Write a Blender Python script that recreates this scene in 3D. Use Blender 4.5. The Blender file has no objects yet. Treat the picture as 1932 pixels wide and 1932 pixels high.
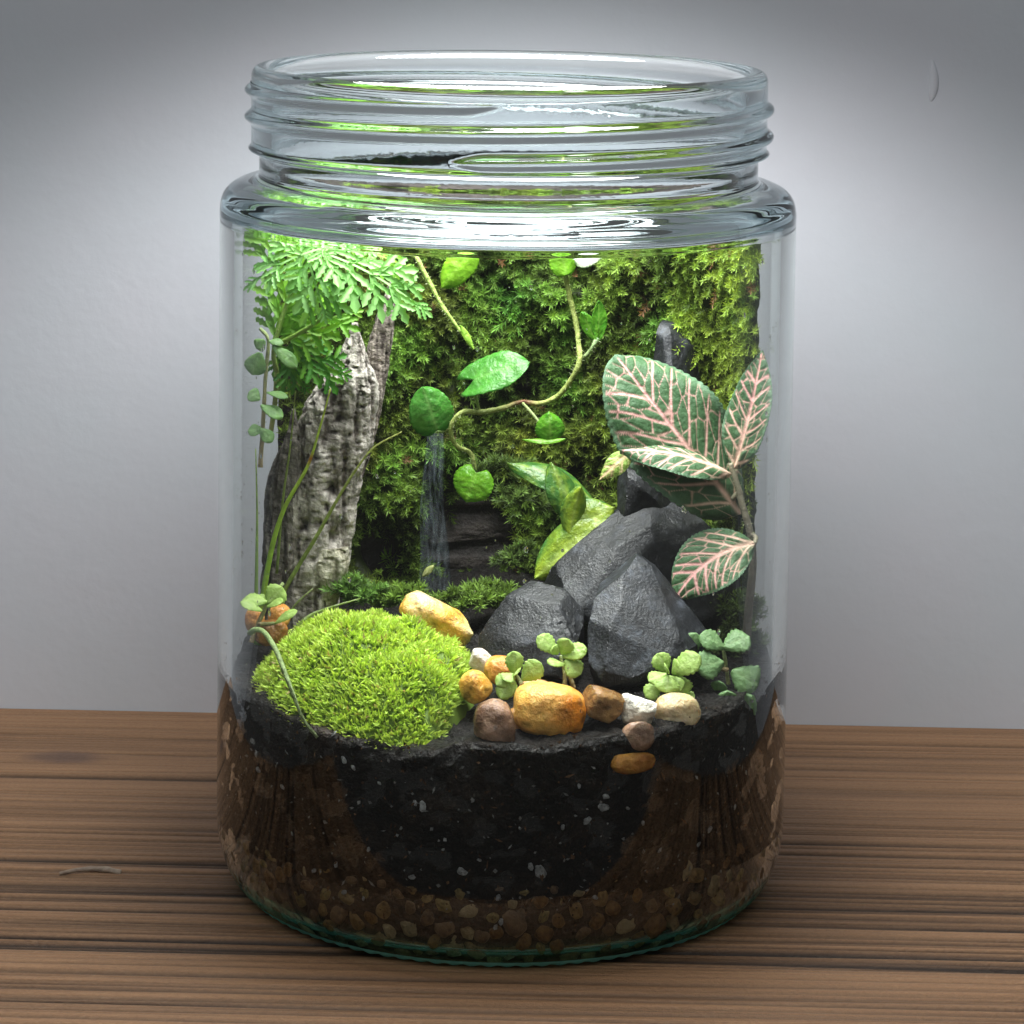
import bpy, bmesh, math, random
import numpy as np
from mathutils import Vector, Matrix, noise as mn

# ------------------------------------------------------------------ scene, camera, light
sc = bpy.context.scene
COL = sc.collection
S = 0.01                                   # lengths below are centimetres
F, U0, V0 = 5800.0, 961.0, 210.0           # focal length and optical centre for a 1932 px frame
PITCH, ROLL, CD, HC = math.radians(5.0), math.radians(0.75), 57.4, 19.75

cam = bpy.data.cameras.new('camera')
cam.sensor_width = 36.0
cam.lens = 36.0 * F / 1932.0
cam.shift_x = (966.0 - U0) / 1932.0
cam.shift_y = (V0 - 966.0) / 1932.0
cam.clip_start, cam.clip_end = 0.05, 50.0
co = bpy.data.objects.new('camera', cam)
COL.objects.link(co)
_f = Vector((0, math.cos(PITCH), -math.sin(PITCH)))
_r = Vector((1, 0, 0))
_u = _r.cross(_f)
_rot = Matrix((_r, _u, -_f)).transposed().to_4x4()
co.matrix_world = Matrix.Translation(Vector((0, -CD, HC)) * S) @ _rot @ Matrix.Rotation(ROLL, 4, 'Z')
sc.camera = co

world = bpy.data.worlds.new('World')
sc.world = world
world.use_nodes = True
bg = world.node_tree.nodes['Background']
bg.inputs[0].default_value = (0.95, 0.95, 0.93, 1)
bg.inputs[1].default_value = 0.085

lamp = bpy.data.lights.new('terrarium_lamp', 'AREA')
lamp.shape = 'DISK'
lamp.size = 0.10
lamp.energy = 0.58
lamp.spread = math.radians(134)
lamp.color = (0.985, 1.0, 0.985)
lo = bpy.data.objects.new('terrarium_lamp', lamp)
COL.objects.link(lo)
lo.location = (0.0, -0.010, 0.203)

fill = bpy.data.lights.new('fill_lamp', 'AREA')            # added to even the wall: broad dim room light from the front, above
fill.shape = 'RECTANGLE'
fill.size, fill.size_y = 1.6, 1.0
fill.energy = 8.8
fill.color = (0.93, 0.97, 1.0)
ro = bpy.data.objects.new('fill_lamp', fill)
COL.objects.link(ro)
ro.location = (-0.12, -1.15, 1.25)
ro.rotation_euler = (Vector((0, 0.1, 0.08)) - ro.location).to_track_quat('-Z', 'Y').to_euler()

sc.view_settings.view_transform = 'Standard'
sc.view_settings.look = 'None'
sc.view_settings.exposure = 0.0
sc.view_settings.gamma = 1.0
sc.view_settings.use_curve_mapping = False
sc.render.engine = 'CYCLES'
cy = sc.cycles
cy.max_bounces = 36
cy.transmission_bounces = 36
cy.glossy_bounces = 20
cy.diffuse_bounces = 5
cy.transparent_max_bounces = 24
cy.caustics_reflective = True
cy.caustics_refractive = True
cy.blur_glossy = 0.6
cy.sample_clamp_indirect = 5.0
cy.use_denoising = True
cy.denoiser = 'OPENIMAGEDENOISE'
cy.use_adaptive_sampling = True
cy.adaptive_threshold = 0.01

# ------------------------------------------------------------------ helpers
RNG = random.Random(11)
NR = np.random.default_rng(7)


def ray(u, v):
    a, b = (u - U0) / F, (v - V0) / F
    c, s = math.cos(ROLL), math.sin(ROLL)
    a, b = (a * c + b * s), (-a * s + b * c)
    cp, sp = math.cos(PITCH), math.sin(PITCH)
    return (a, cp - b * sp, -sp - b * cp)


def P(u, v, y=0.0):
    """point in the jar (cm) at depth y seen at u, v of the photograph"""
    d = ray(u, v)
    t = (y + CD) / d[1]
    return Vector((d[0] * t, y, HC + d[2] * t))


PXCM = 1.0 / 99.0                          # cm for one photograph pixel near the jar axis


def put(o, parent=None):
    COL.objects.link(o)
    if parent is not None:
        o.parent = parent
    return o


ORG = {}


def thing(name, label, cat, loc=(0, 0, 0), group=None, kind=None):
    o = bpy.data.objects.new(name, None)
    o.empty_display_size = 0.005
    put(o)
    o.location = Vector(loc) * S
    ORG[o.name] = np.array(loc, float)
    tag(o, label, cat, group, kind)
    return o


def tag(o, label=None, cat=None, group=None, kind=None):
    if label:
        o['label'] = label
    if cat:
        o['category'] = cat
    if group:
        o['group'] = group
    if kind:
        o['kind'] = kind
    return o


def mesh(name, verts, faces, mat, parent=None, smooth=True, col=None, uv=None, org=None):
    """one mesh object; verts in cm (world), col per vertex"""
    v = np.asarray(verts, float).reshape(-1, 3)
    if parent is not None:
        o0 = ORG[parent.name]
    elif org is not None:
        o0 = np.array(org, float)
    else:
        o0 = np.zeros(3)
    v = (v - o0) * S
    me = bpy.data.meshes.new(name)
    if isinstance(faces, np.ndarray):
        k = faces.shape[1]
        me.vertices.add(len(v))
        me.vertices.foreach_set('co', v.astype(np.float32).ravel())
        me.loops.add(faces.size)
        me.loops.foreach_set('vertex_index', faces.astype(np.int32).ravel())
        me.polygons.add(len(faces))
        me.polygons.foreach_set('loop_start', np.arange(0, faces.size, k, dtype=np.int32))
        me.polygons.foreach_set('loop_total', np.full(len(faces), k, np.int32))
        me.update(calc_edges=True)
        me.validate()
    else:
        me.from_pydata(v.tolist(), [], faces)
        me.update()
    if smooth:
        me.polygons.foreach_set('use_smooth', np.ones(len(me.polygons), bool))
    if col is not None:
        c = np.asarray(col, np.float32).reshape(-1, 3)
        c4 = np.ones((len(c), 4), np.float32)
        c4[:, :3] = c
        at = me.attributes.new('Col', 'FLOAT_COLOR', 'POINT')
        at.data.foreach_set('color', c4.ravel())
    if mat is not None:
        me.materials.append(mat)
    o = bpy.data.objects.new(name, me)
    put(o, parent)
    if parent is None:
        o.location = Vector(o0) * S
    ORG[o.name] = o0
    return o


def grid_faces(nr, nc, wrap=False):
    r = np.arange(nr - 1)[:, None]
    c = np.arange(nc if wrap else nc - 1)[None, :]
    c2 = (c + 1) % nc
    a = r * nc + c
    b = r * nc + c2
    d = (r + 1) * nc + c
    e = (r + 1) * nc + c2
    return np.stack([a, b, e, d], -1).reshape(-1, 4)


class NT:
    """small node tree writer"""
    def __init__(self, name):
        self.m = bpy.data.materials.new(name)
        self.m.use_nodes = True
        self.t = self.m.node_tree
        self.t.nodes.clear()
        self.out = self.t.nodes.new('ShaderNodeOutputMaterial')

    def n(self, kind, ins=None, **kw):
        nd = self.t.nodes.new('ShaderNode' + kind)
        for k, v in kw.items():
            setattr(nd, k, v)
        for k, v in (ins or {}).items():
            if isinstance(v, bpy.types.NodeSocket):
                self.t.links.new(v, nd.inputs[k])
            else:
                nd.inputs[k].default_value = v
        return nd

    def surf(self, s):
        self.t.links.new(s, self.out.inputs['Surface'])
        return self.m


def rgb(r, g, b):
    return (r, g, b, 1.0)


def ramp(t, fac, stops, interp='LINEAR'):
    nd = t.n('ValToRGB', {'Fac': fac})
    cr = nd.color_ramp
    cr.interpolation = interp
    while len(cr.elements) < len(stops):
        cr.elements.new(0.5)
    for e, (p, c) in zip(cr.elements, stops):
        e.position = p
        e.color = (c[0], c[1], c[2], 1)
    return nd.outputs['Color']


def coords(t, scale=(1, 1, 1), which='Object'):
    tc = t.n('TexCoord')
    mp = t.n('Mapping', {'Vector': tc.outputs[which], 'Scale': scale})
    return mp.outputs['Vector']


def mixc(t, fac, a, b, mode='MIX'):
    nd = t.n('Mix', data_type='RGBA', blend_type=mode)
    for key, val in (('Factor', fac), ('A', a), ('B', b)):
        s = [i for i in nd.inputs if i.name == key and (key == 'Factor' and i.type == 'VALUE' or key != 'Factor' and i.type == 'RGBA')][0]
        if isinstance(val, bpy.types.NodeSocket):
            t.t.links.new(val, s)
        else:
            s.default_value = val
    return [o for o in nd.outputs if o.type == 'RGBA'][0]


def glass_mat(name, color, rough=0.0, wav=0.0, wscale=60.0, det=2.0):
    t = NT(name)
    ins = {'Color': rgb(*color), 'Roughness': rough, 'IOR': 1.5}
    if wav > 0:
        nz = t.n('TexNoise', {'Vector': coords(t, (1, 1, 1)), 'Scale': wscale, 'Detail': det})
        bp = t.n('Bump', {'Strength': 1.0, 'Distance': wav, 'Height': nz.outputs[0]})
        ins['Normal'] = bp.outputs[0]
    g = t.n('BsdfGlass', ins)
    return t.surf(g.outputs[0])


def attr_mat(name, rough=0.5, spec=0.4, trans=0.0, tint=(1, 1, 1), bump=0.0, bscale=800.0, var=0.0, vscale=300.0,
             sss=0.0, sss_r=(0.004, 0.002, 0.001), coat=0.0, dark=None):
    """surface whose pigment is the vertex colour, with fine relief and mottling"""
    t = NT(name)
    at = t.n('Attribute', attribute_name='Col')
    c = at.outputs['Color']
    vec = coords(t)
    if var > 0:
        nz = t.n('TexNoise', {'Vector': vec, 'Scale': vscale, 'Detail': 6.0, 'Roughness': 0.65})
        lo_, hi_ = 1 - var, 1 + var
        c = mixc(t, 1.0, c, ramp(t, nz.outputs[0], [(0.28, (lo_,) * 3), (0.72, (hi_,) * 3)]), 'MULTIPLY')
    ins = {'Base Color': c, 'Roughness': rough, 'Specular IOR Level': spec, 'Coat Weight': coat}
    if bump > 0:
        nb = t.n('TexNoise', {'Vector': vec, 'Scale': bscale, 'Detail': 5.0, 'Roughness': 0.6})
        bp = t.n('Bump', {'Strength': 1.0, 'Distance': bump, 'Height': nb.outputs[0]})
        ins['Normal'] = bp.outputs[0]
    if sss > 0:
        ins['Subsurface Weight'] = sss
        ins['Subsurface Radius'] = sss_r
        ins['Subsurface Scale'] = 1.0
    p = t.n('BsdfPrincipled', ins)
    if trans > 0:
        ct = mixc(t, 1.0, c, rgb(*tint), 'MULTIPLY')
        tr = t.n('BsdfTranslucent', {'Color': ct})
        mx = t.n('MixShader', {0: trans, 1: p.outputs[0], 2: tr.outputs[0]})
        return t.surf(mx.outputs[0])
    return t.surf(p.outputs[0])


def fr(v, scale=1.0, octv=4, seed=0.0):
    return mn.fractal(Vector((v[0] * scale + seed, v[1] * scale + seed * 1.7, v[2] * scale - seed)), 1.0, 2.0, octv)


# ------------------------------------------------------------------ wall and table
YAW = math.radians(-1.45)


def yawed(v):
    v = np.asarray(v, float)
    c, s = math.cos(YAW), math.sin(YAW)
    return np.stack([v[..., 0] * c - v[..., 1] * s, v[..., 0] * s + v[..., 1] * c, v[..., 2]], -1)


WALL_Y = 10.72
t = NT('painted_plaster')
vec = coords(t)
nb1 = t.n('TexNoise', {'Vector': vec, 'Scale': 60.0, 'Detail': 3.0})
nb2 = t.n('TexNoise', {'Vector': vec, 'Scale': 260.0, 'Detail': 4.0})
hh = t.n('Math', {0: nb1.outputs[0], 1: nb2.outputs[0]}, operation='ADD')
bp = t.n('Bump', {'Strength': 0.5, 'Distance': 0.00022, 'Height': hh.outputs[0]})
nc_ = t.n('TexNoise', {'Vector': vec, 'Scale': 25.0, 'Detail': 2.0})
wc = ramp(t, nc_.outputs[0], [(0.3, (0.60, 0.63, 0.675)), (0.7, (0.63, 0.635, 0.685))])
WALL_M = t.surf(t.n('BsdfPrincipled', {'Base Color': wc, 'Roughness': 0.75, 'Specular IOR Level': 0.25, 'Normal': bp.outputs[0]}).outputs[0])

wv = np.array([[-60, WALL_Y, -3], [60, WALL_Y, -3], [60, WALL_Y, 60], [-60, WALL_Y, 60],
               [-60, WALL_Y + 2, -3], [60, WALL_Y + 2, -3], [60, WALL_Y + 2, 60], [-60, WALL_Y + 2, 60]], float)
wall = mesh('wall', yawed(wv), [(0, 1, 2, 3), (5, 4, 7, 6), (3, 2, 6, 7), (1, 0, 4, 5), (0, 3, 7, 4), (2, 1, 5, 6)], WALL_M, smooth=False)
tag(wall, 'smooth pale grey painted wall behind the jar', None, None, 'structure')
# a run of thick paint that dried on the wall
q0 = P(1757, 112, WALL_Y - 0.1)
q1 = P(1757, 190, WALL_Y - 0.1)
nr_, nc2 = 26, 13
dv = []
for i in range(nr_):
    a = i / (nr_ - 1)
    w = 0.11 * math.sin(math.pi * min(1, a * 0.93 + 0.05)) ** 0.6 * (0.75 + 0.5 * a) + 0.005
    for j in range(nc2):
        s_ = j / (nc2 - 1) * 2 - 1
        x = q0.x + 0.05 * math.sin(a * 3) + s_ * w
        z = q0.z + (q1.z - q0.z) * a
        dv.append((x, 0, z, 0.075 * math.sqrt(max(0, 1 - s_ * s_)) * math.sin(math.pi * (0.04 + 0.93 * a)) ** 0.5))
dv = np.array(dv)
yw = (WALL_Y / math.cos(YAW)) + dv[:, 0] * math.tan(YAW)
mesh('paint_run', np.stack([dv[:, 0], yw + 0.01 - dv[:, 3], dv[:, 2]], 1), grid_faces(nr_, nc2)[:, ::-1], WALL_M, wall)

# table top: brushed softwood, the grain is real relief running along x
ys = np.concatenate([-8.4 - 2.2 * np.sin(np.linspace(1.5708, 0.05, 16)), np.arange(-8.4, WALL_Y + 0.001, 0.016), [WALL_Y - 0.02]])
ys = np.unique(np.clip(ys, None, WALL_Y - 0.03))
xs = np.concatenate([[-14.56], np.linspace(-14.5, 14.5, 61), [14.56]])
X, Y = np.meshgrid(xs, ys)


def lines1d(Y, X, rng, n, y0, y1, wlo, whi, dlo, dhi, drift):
    out = np.zeros_like(Y)
    for _ in range(n):
        yc = rng.uniform(y0, y1)
        w = rng.uniform(wlo, whi)
        d = rng.uniform(dlo, dhi)
        ph, k = rng.uniform(0, 6.28), rng.uniform(0.05, 0.2)
        cen = yc + drift * np.sin(X * k + ph)
        fade = 0.55 + 0.45 * np.sin(X * rng.uniform(0.06, 0.35) + rng.uniform(0, 6.28))
        out += d * fade * np.exp(-np.abs((Y - cen) / w) ** 1.5)
    return out


tr_ = random.Random(5)
g_back = lines1d(Y, X, tr_, 12, 4.6, 10.6, 0.05, 0.14, 0.2, 0.6, 0.05)
g_back2 = lines1d(Y, X, tr_, 60, 3.5, 10.6, 0.03, 0.07, 0.05, 0.25, 0.04)
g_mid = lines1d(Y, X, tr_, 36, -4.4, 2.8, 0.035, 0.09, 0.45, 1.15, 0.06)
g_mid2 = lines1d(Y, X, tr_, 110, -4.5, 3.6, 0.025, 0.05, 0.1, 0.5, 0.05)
g_front = lines1d(Y, X, tr_, 34, -12, -3.4, 0.04, 0.09, 0.25, 0.75, 0.07)
g_front2 = lines1d(Y, X, tr_, 120, -12, -3.0, 0.02, 0.045, 0.1, 0.35, 0.05)
knot = P(185, 1465, 7)
kx, ky = -9.55, 7.1
kd = ((X - kx) / 0.95) ** 2 + ((Y - ky) / 0.55) ** 2
kn = np.exp(-kd * 1.1)
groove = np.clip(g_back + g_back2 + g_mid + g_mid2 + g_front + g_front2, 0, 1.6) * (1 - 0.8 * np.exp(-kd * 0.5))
Z = -0.070 * groove
Z -= Z.max()
Z = np.where(Y < -8.4, Z - 2.2 + np.sqrt(np.clip(2.2 ** 2 - (Y + 8.4) ** 2, 0, None)), Z)
tone = lines1d(Y, X, tr_, 40, -14, 11, 0.15, 0.7, -0.5, 0.5, 0.15)
light = np.array([0.35, 0.202, 0.108])
dark = np.array([0.032, 0.019, 0.012])
warm = np.array([0.31, 0.152, 0.070])
tt = np.clip(tone, -1, 1)[..., None]
bc = light * (1 + 0.16 * tt)
bc = bc * 0.7 + 0.3 * warm * (1 - 0.2 * tt)
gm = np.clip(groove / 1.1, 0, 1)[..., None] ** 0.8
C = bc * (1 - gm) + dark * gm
kk = np.clip(np.exp(-(kd * 1.35) ** 3), 0, 1)[..., None]
C = C * (1 - 0.72 * kk) + np.array([0.10, 0.062, 0.055]) * 0.72 * kk
Z = np.where(np.abs(X) > 14.53, -2.6, Z)
V = yawed(np.stack([X, Y, Z], -1)).reshape(-1, 3)

t = NT('brushed_softwood')
at = t.n('Attribute', attribute_name='Col')
vec = coords(t, (14, 420, 420))
n1 = t.n('TexNoise', {'Vector': vec, 'Scale': 1.0, 'Detail': 5.0, 'Roughness': 0.6})
n2 = t.n('TexNoise', {'Vector': coords(t, (900, 1500, 900)), 'Scale': 1.0, 'Detail': 3.0, 'Roughness': 0.7})
c = mixc(t, 1.0, at.outputs['Color'], ramp(t, n1.outputs[0], [(0.3, (0.78, 0.76, 0.74)), (0.7, (1.16, 1.16, 1.16))]), 'MULTIPLY')
c = mixc(t, 1.0, c, ramp(t, n2.outputs[0], [(0.3, (0.84, 0.84, 0.84)), (0.75, (1.15, 1.15, 1.14))]), 'MULTIPLY')
hh = t.n('Math', {0: n1.outputs[0], 1: n2.outputs[0]}, operation='ADD')
bp = t.n('Bump', {'Strength': 0.8, 'Distance': 0.0004, 'Height': hh.outputs[0]})
WOOD_M = t.surf(t.n('BsdfPrincipled', {'Base Color': c, 'Roughness': 0.55, 'Specular IOR Level': 0.35, 'Normal': bp.outputs[0]}).outputs[0])
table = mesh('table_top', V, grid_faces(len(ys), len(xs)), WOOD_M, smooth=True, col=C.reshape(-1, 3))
tag(table, 'brown brushed softwood table top with dark grain grooves', None, None, 'structure')

# ------------------------------------------------------------------ glass jar
GL = glass_mat('clear_glass', (0.985, 0.998, 0.993))
GLN = glass_mat('clear_glass_rippled', (0.97, 0.994, 1.0), 0.04, 0.000018, 420.0, 2.0)
GLS = glass_mat('clear_glass_wavy', (0.96, 0.99, 0.998), 0.0, 0.00025, 55.0, 1.0)
GLB = glass_mat('thick_green_glass', (0.55, 0.96, 0.90), 0.03)
t = NT('aqua_glow_glass')
gg = t.n('BsdfGlass', {'Color': rgb(0.62, 0.98, 0.93), 'Roughness': 0.12, 'IOR': 1.5})
dd_ = t.n('BsdfDiffuse', {'Color': rgb(0.30, 0.86, 0.76)})  # aqua pigment stands in for light glowing along the base ring
tl_ = t.n('BsdfTranslucent', {'Color': rgb(0.32, 0.88, 0.80)})
m1 = t.n('MixShader', {0: 0.4, 1: dd_.outputs[0], 2: tl_.outputs[0]})
GLF = t.surf(t.n('MixShader', {0: 0.72, 1: gg.outputs[0], 2: m1.outputs[0]}).outputs[0])
jar = thing('glass_jar', 'open clear glass jar with screw-thread neck on the wooden table', 'jar', (0, 0, 0))
NP = 288
PH = np.linspace(0, 2 * math.pi, NP, endpoint=False)


def catmull(pts, n):
    p = np.array(pts, float)
    p = np.vstack([2 * p[0] - p[1], p, 2 * p[-1] - p[-2]])
    out = []
    for i in range(1, len(p) - 2):
        for k in range(n):
            t_ = k / n
            a, b, c_, d = p[i - 1], p[i], p[i + 1], p[i + 2]
            out.append(0.5 * ((2 * b) + (-a + c_) * t_ + (2 * a - 5 * b + 4 * c_ - d) * t_ ** 2 + (-a + 3 * b - 3 * c_ + d) * t_ ** 3))
    out.append(p[-2])
    return np.array(out)


def lathe(name, prof, mat, parent, rfun=None, zfun=None, flip=False):
    prof = np.asarray(prof, float)
    R = np.repeat(prof[:, 0][:, None], NP, 1)
    Zz = np.repeat(prof[:, 1][:, None], NP, 1)
    PHI = np.repeat(PH[None, :], len(prof), 0)
    if rfun is not None:
        R = R + rfun(R, Zz, PHI)
    if zfun is not None:
        Zz = Zz + zfun(R, Zz, PHI)
    v = np.stack([R * np.sin(PHI), -R * np.cos(PHI), Zz], -1).reshape(-1, 3)
    f = grid_faces(len(prof), NP, True)
    if flip:
        f = f[:, ::-1]
    return mesh(name, v, f, mat, parent)


# outer profile goes up (normals out), inner goes down, so one face order serves both
RB, RI = 5.40, 5.13
body_out = [(RB, z) for z in np.linspace(1.5, 12.73, 60)]
body_in = [(RI, z) for z in np.linspace(12.64, 1.75, 60)]


def join_lathe(name, profs, mat, rfuns=None):
    vs, fs, k = [], [], 0
    for i, pr in enumerate(profs):
        pr = np.asarray(pr, float)
        R = np.repeat(pr[:, 0][:, None], NP, 1)
        Zz = np.repeat(pr[:, 1][:, None], NP, 1)
        PHI = np.repeat(PH[None, :], len(pr), 0)
        if rfuns and rfuns[i]:
            R, Zz = rfuns[i](R, Zz, PHI)
        v = np.stack([R * np.sin(PHI), -R * np.cos(PHI), Zz], -1).reshape(-1, 3)
        vs.append(v)
        fs.append(grid_faces(len(pr), NP, True) + k)
        k += len(v)
    return mesh(name, np.vstack(vs), np.vstack(fs), mat, jar)


join_lathe('body', [body_out, body_in], GL)
sh_out = np.vstack([[(RB, 12.73)], catmull([(RB, 12.75), (5.395, 12.95), (5.35, 13.14), (5.22, 13.31), (5.0, 13.41), (4.78, 13.45), (4.69, 13.51), (4.672, 13.58)], 10)])
sh_in = np.vstack([catmull([(4.42, 13.60), (4.43, 13.45), (4.51, 13.14), (4.64, 13.08), (4.78, 13.02), (5.08, 12.86), (RI, 12.66)], 12), [(RI, 12.64)]])


def wavy(R, Z, PHI):
    w = 0.010 * np.sin(PHI * 3 + 1.0) + 0.007 * np.sin(PHI * 7 + 2.1) + 0.004 * np.sin(PHI * 13 + Z * 9)
    k = np.exp(-((Z - 13.05) / 0.18) ** 2)
    return R + w * k, Z


join_lathe('shoulder', [sh_out, sh_in], GLS, [None, wavy])
# neck with its screw thread
zz = np.linspace(13.58, 15.26, 110)
base_r = np.where(zz < 13.92, 4.672, np.where(zz > 14.00, 4.825, 4.672 + (zz - 13.92) / 0.08 * 0.153))
base_r = base_r + 0.05 * np.exp(-((zz - 14.03) / 0.05) ** 2)


def thread(R, Z, PHI):
    add = np.zeros_like(R)
    pitch = 0.50
    for k in range(3):
        turn = (PHI + 2 * math.pi * k)                  # angle from the front, to the right
        a0, a1 = math.radians(-11), math.radians(720 - 3)
        for off in (0.0, -2 * math.pi):
            tq = turn + off
            zc = 14.22 + pitch * (tq - a0) / (2 * math.pi)
            fade = np.clip((tq - a0) / 0.10, 0, 1) * np.clip((a1 - tq) / 0.10, 0, 1)
            if off < 0 and k > 0:
                continue
            hw = 0.105 * np.sqrt(fade) + 1e-4
            d = np.abs(Z - zc) / hw
            add = np.maximum(add, np.where(fade > 0, 0.125 * np.sqrt(fade) * np.exp(-(d ** 2.6)), 0))
    return R + add, Z


neck_in = np.vstack([[(4.43, 15.26)], [(4.43, z) for z in np.linspace(15.2, 13.75, 12)], catmull([(4.425, 13.72), (4.42, 13.66), (4.42, 13.60)], 4)])
join_lathe('neck', [np.stack([base_r, zz], 1), neck_in], GLN, [thread, None])
lip = np.vstack([[(4.825, 15.26), (4.825, 15.28)], catmull([(4.824, 15.30), (4.82, 15.42), (4.77, 15.52), (4.66, 15.565), (4.54, 15.53), (4.46, 15.44), (4.432, 15.32)], 6), [(4.43, 15.28), (4.43, 15.26)]])
join_lathe('rim', [lip], GL)
# thick base with a knurled bearing ring
ring_pts = catmull([(4.20, 0.075), (4.42, 0.035), (4.62, 0.012), (4.80, 0.03), (4.90, 0.09), (4.95, 0.15), (5.05, 0.23), (5.14, 0.35), (5.20, 0.45)], 9)
k0_, k1_ = 24, 47
ring_lo, ring_o, ring_hi = ring_pts[:k0_ + 1], ring_pts[k0_:k1_ + 1], ring_pts[k1_:]
b_und = catmull([(0.02, 0.22), (2.2, 0.20), (3.6, 0.15), (4.0, 0.105), (4.20, 0.075)], 6)
b_out = np.vstack([catmull([(5.20, 0.45), (5.32, 0.78), (5.385, 1.15), (RB, 1.48)], 9), [(RB, 1.50)]])
b_in = np.vstack([[(RI, 1.75), (RI, 1.72)], catmull([(RI, 1.70), (5.115, 1.15), (5.05, 0.78), (4.93, 0.50), (4.76, 0.33), (4.45, 0.235), (3.9, 0.215), (0.02, 0.30)], 8)])


def knurl(R, Z, PHI):
    k = np.exp(-((R - 4.83) / 0.07) ** 2) * (Z < 0.3)
    s = np.abs(np.sin(PHI * 48))
    return R + 0.035 * k * (s - 0.5), Z + 0.028 * k * (1 - s)


NPs = NP
NP = 768
PH = np.linspace(0, 2 * math.pi, NP, endpoint=False)
join_lathe('base', [b_und, b_out, b_in], GL)
join_lathe('base_ring', [ring_o], GLF, [knurl])
join_lathe('heel', [ring_lo, ring_hi], GLB, [knurl, knurl])
NP = NPs
PH = np.linspace(0, 2 * math.pi, NP, endpoint=False)

# ------------------------------------------------------------------ soil
def inner_r(z):
    """inner radius of the jar at height z"""
    pts = [(0.25, 4.0), (0.27, 4.45), (0.36, 4.76), (0.52, 4.93), (0.80, 5.05), (1.17, 5.115), (1.7, RI)]
    z = max(z, 0.25)
    for (za, ra), (zb, rb_) in zip(pts, pts[1:]):
        if z <= zb:
            return ra + (rb_ - ra) * (z - za) / (zb - za)
    return RI


def soil_z(x, y):
    z = 3.96 + 0.10 * (y + 5) + 0.22 / (1 + math.exp(-(x + 0.6) * 3))
    z += 0.12 * mn.noise(Vector((x * 0.8, y * 0.8, 3.1)))
    return z


NA, NZ, NRD = 320, 70, 46
sv, scol = [], []
for i in range(NZ):
    for j in range(NA):
        a = 2 * math.pi * j / NA
        top = soil_z(4.95 * math.sin(a), -4.95 * math.cos(a)) + 0.06 * mn.noise(Vector((a * 9, 0, 0)))
        z = 0.30 + (top - 0.30) * i / (NZ - 1)
        pt = (4.9 * math.sin(a), -4.9 * math.cos(a), z)
        g = fr(pt, 2.2, 4, 2.0)
        con = min(1.0, max(0.0, (g + 0.36) * 5))
        r = inner_r(z) + 0.035 - (1 - con) * (0.07 + 0.10 * abs(fr(pt, 5, 3, 5.0)))
        if z < 1.6:
            r -= 0.055 * min(1, (1.6 - z) / 0.5)
        if i > NZ - 4:
            r -= 0.03 * (i - NZ + 4)
        sv.append((r * math.sin(a), -r * math.cos(a), z))
        m = 0.5 + 0.5 * fr(pt, 1.3, 3, 9.0)
        q = max(0.0, 1 - (z - 0.5) / 1.6)
        pa = max(0.0, fr(pt, 1.1, 4, 15.0) - 0.05) * 1.2 + max(0.0, fr(pt, 6.0, 3, 25.0) - 0.25) * 0.8
        scol.append((0.006 + 0.006 * m + 0.024 * q * m + 0.022 * pa, 0.0045 + 0.004 * m + 0.013 * q * m + 0.014 * pa, 0.003 + 0.003 * m + 0.007 * q * m + 0.009 * pa))
for i in range(1, NRD):
    k = 1 - i / (NRD - 1)
    for j in range(NA):
        a = 2 * math.pi * j / NA
        x, y = 4.9 * k * math.sin(a), -4.9 * k * math.cos(a)
        pt = (x, y, 0)
        z = soil_z(x, y) + 0.10 * fr(pt, 3.0, 4, 1.0) + 0.07 * fr(pt, 9.0, 3, 4.0)
        sv.append((x, y, z))
        m = 0.5 + 0.5 * fr(pt, 3, 3, 4.0)
        scol.append((0.004 + 0.006 * m, 0.0035 + 0.004 * m, 0.003 + 0.003 * m))
SOIL_M = attr_mat('moist_soil', rough=0.45, spec=0.25, bump=0.0022, bscale=700.0, var=0.7, vscale=700.0)
soil = mesh('soil', sv, grid_faces(NZ + NRD - 1, NA, True), SOIL_M, col=scol)
tag(soil, 'dark moist potting soil filling the lower third of the jar', 'soil', None, 'stuff')

# ------------------------------------------------------------------ stones and rocks
STONE_M = attr_mat('quartz_pebble', rough=0.22, spec=0.55, bump=0.0010, bscale=420.0, var=0.34, vscale=360.0, sss=0.25, sss_r=(0.0030, 0.0016, 0.0006))
GRAVEL_M = attr_mat('gravel', rough=0.45, spec=0.4, bump=0.0005, bscale=500.0, var=0.25, vscale=350.0)
ROUGH_M = attr_mat('chalky_stone', rough=0.75, spec=0.3, bump=0.0012, bscale=500.0, var=0.2, vscale=400.0)


def ico(sub):
    bm = bmesh.new()
    bmesh.ops.create_icosphere(bm, subdivisions=sub, radius=1.0)
    v = np.array([x.co[:] for x in bm.verts])
    f = np.array([[x.index for x in fc.verts] for fc in bm.faces])
    bm.free()
    return v, f


ICO3, ICO4, ICO5 = ico(3), ico(4), ico(5)


def rotm(rx, ry, rz):
    return np.array(Matrix.Rotation(math.radians(rz), 3, 'Z') @ Matrix.Rotation(math.radians(ry), 3, 'Y') @ Matrix.Rotation(math.radians(rx), 3, 'X'))


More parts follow.
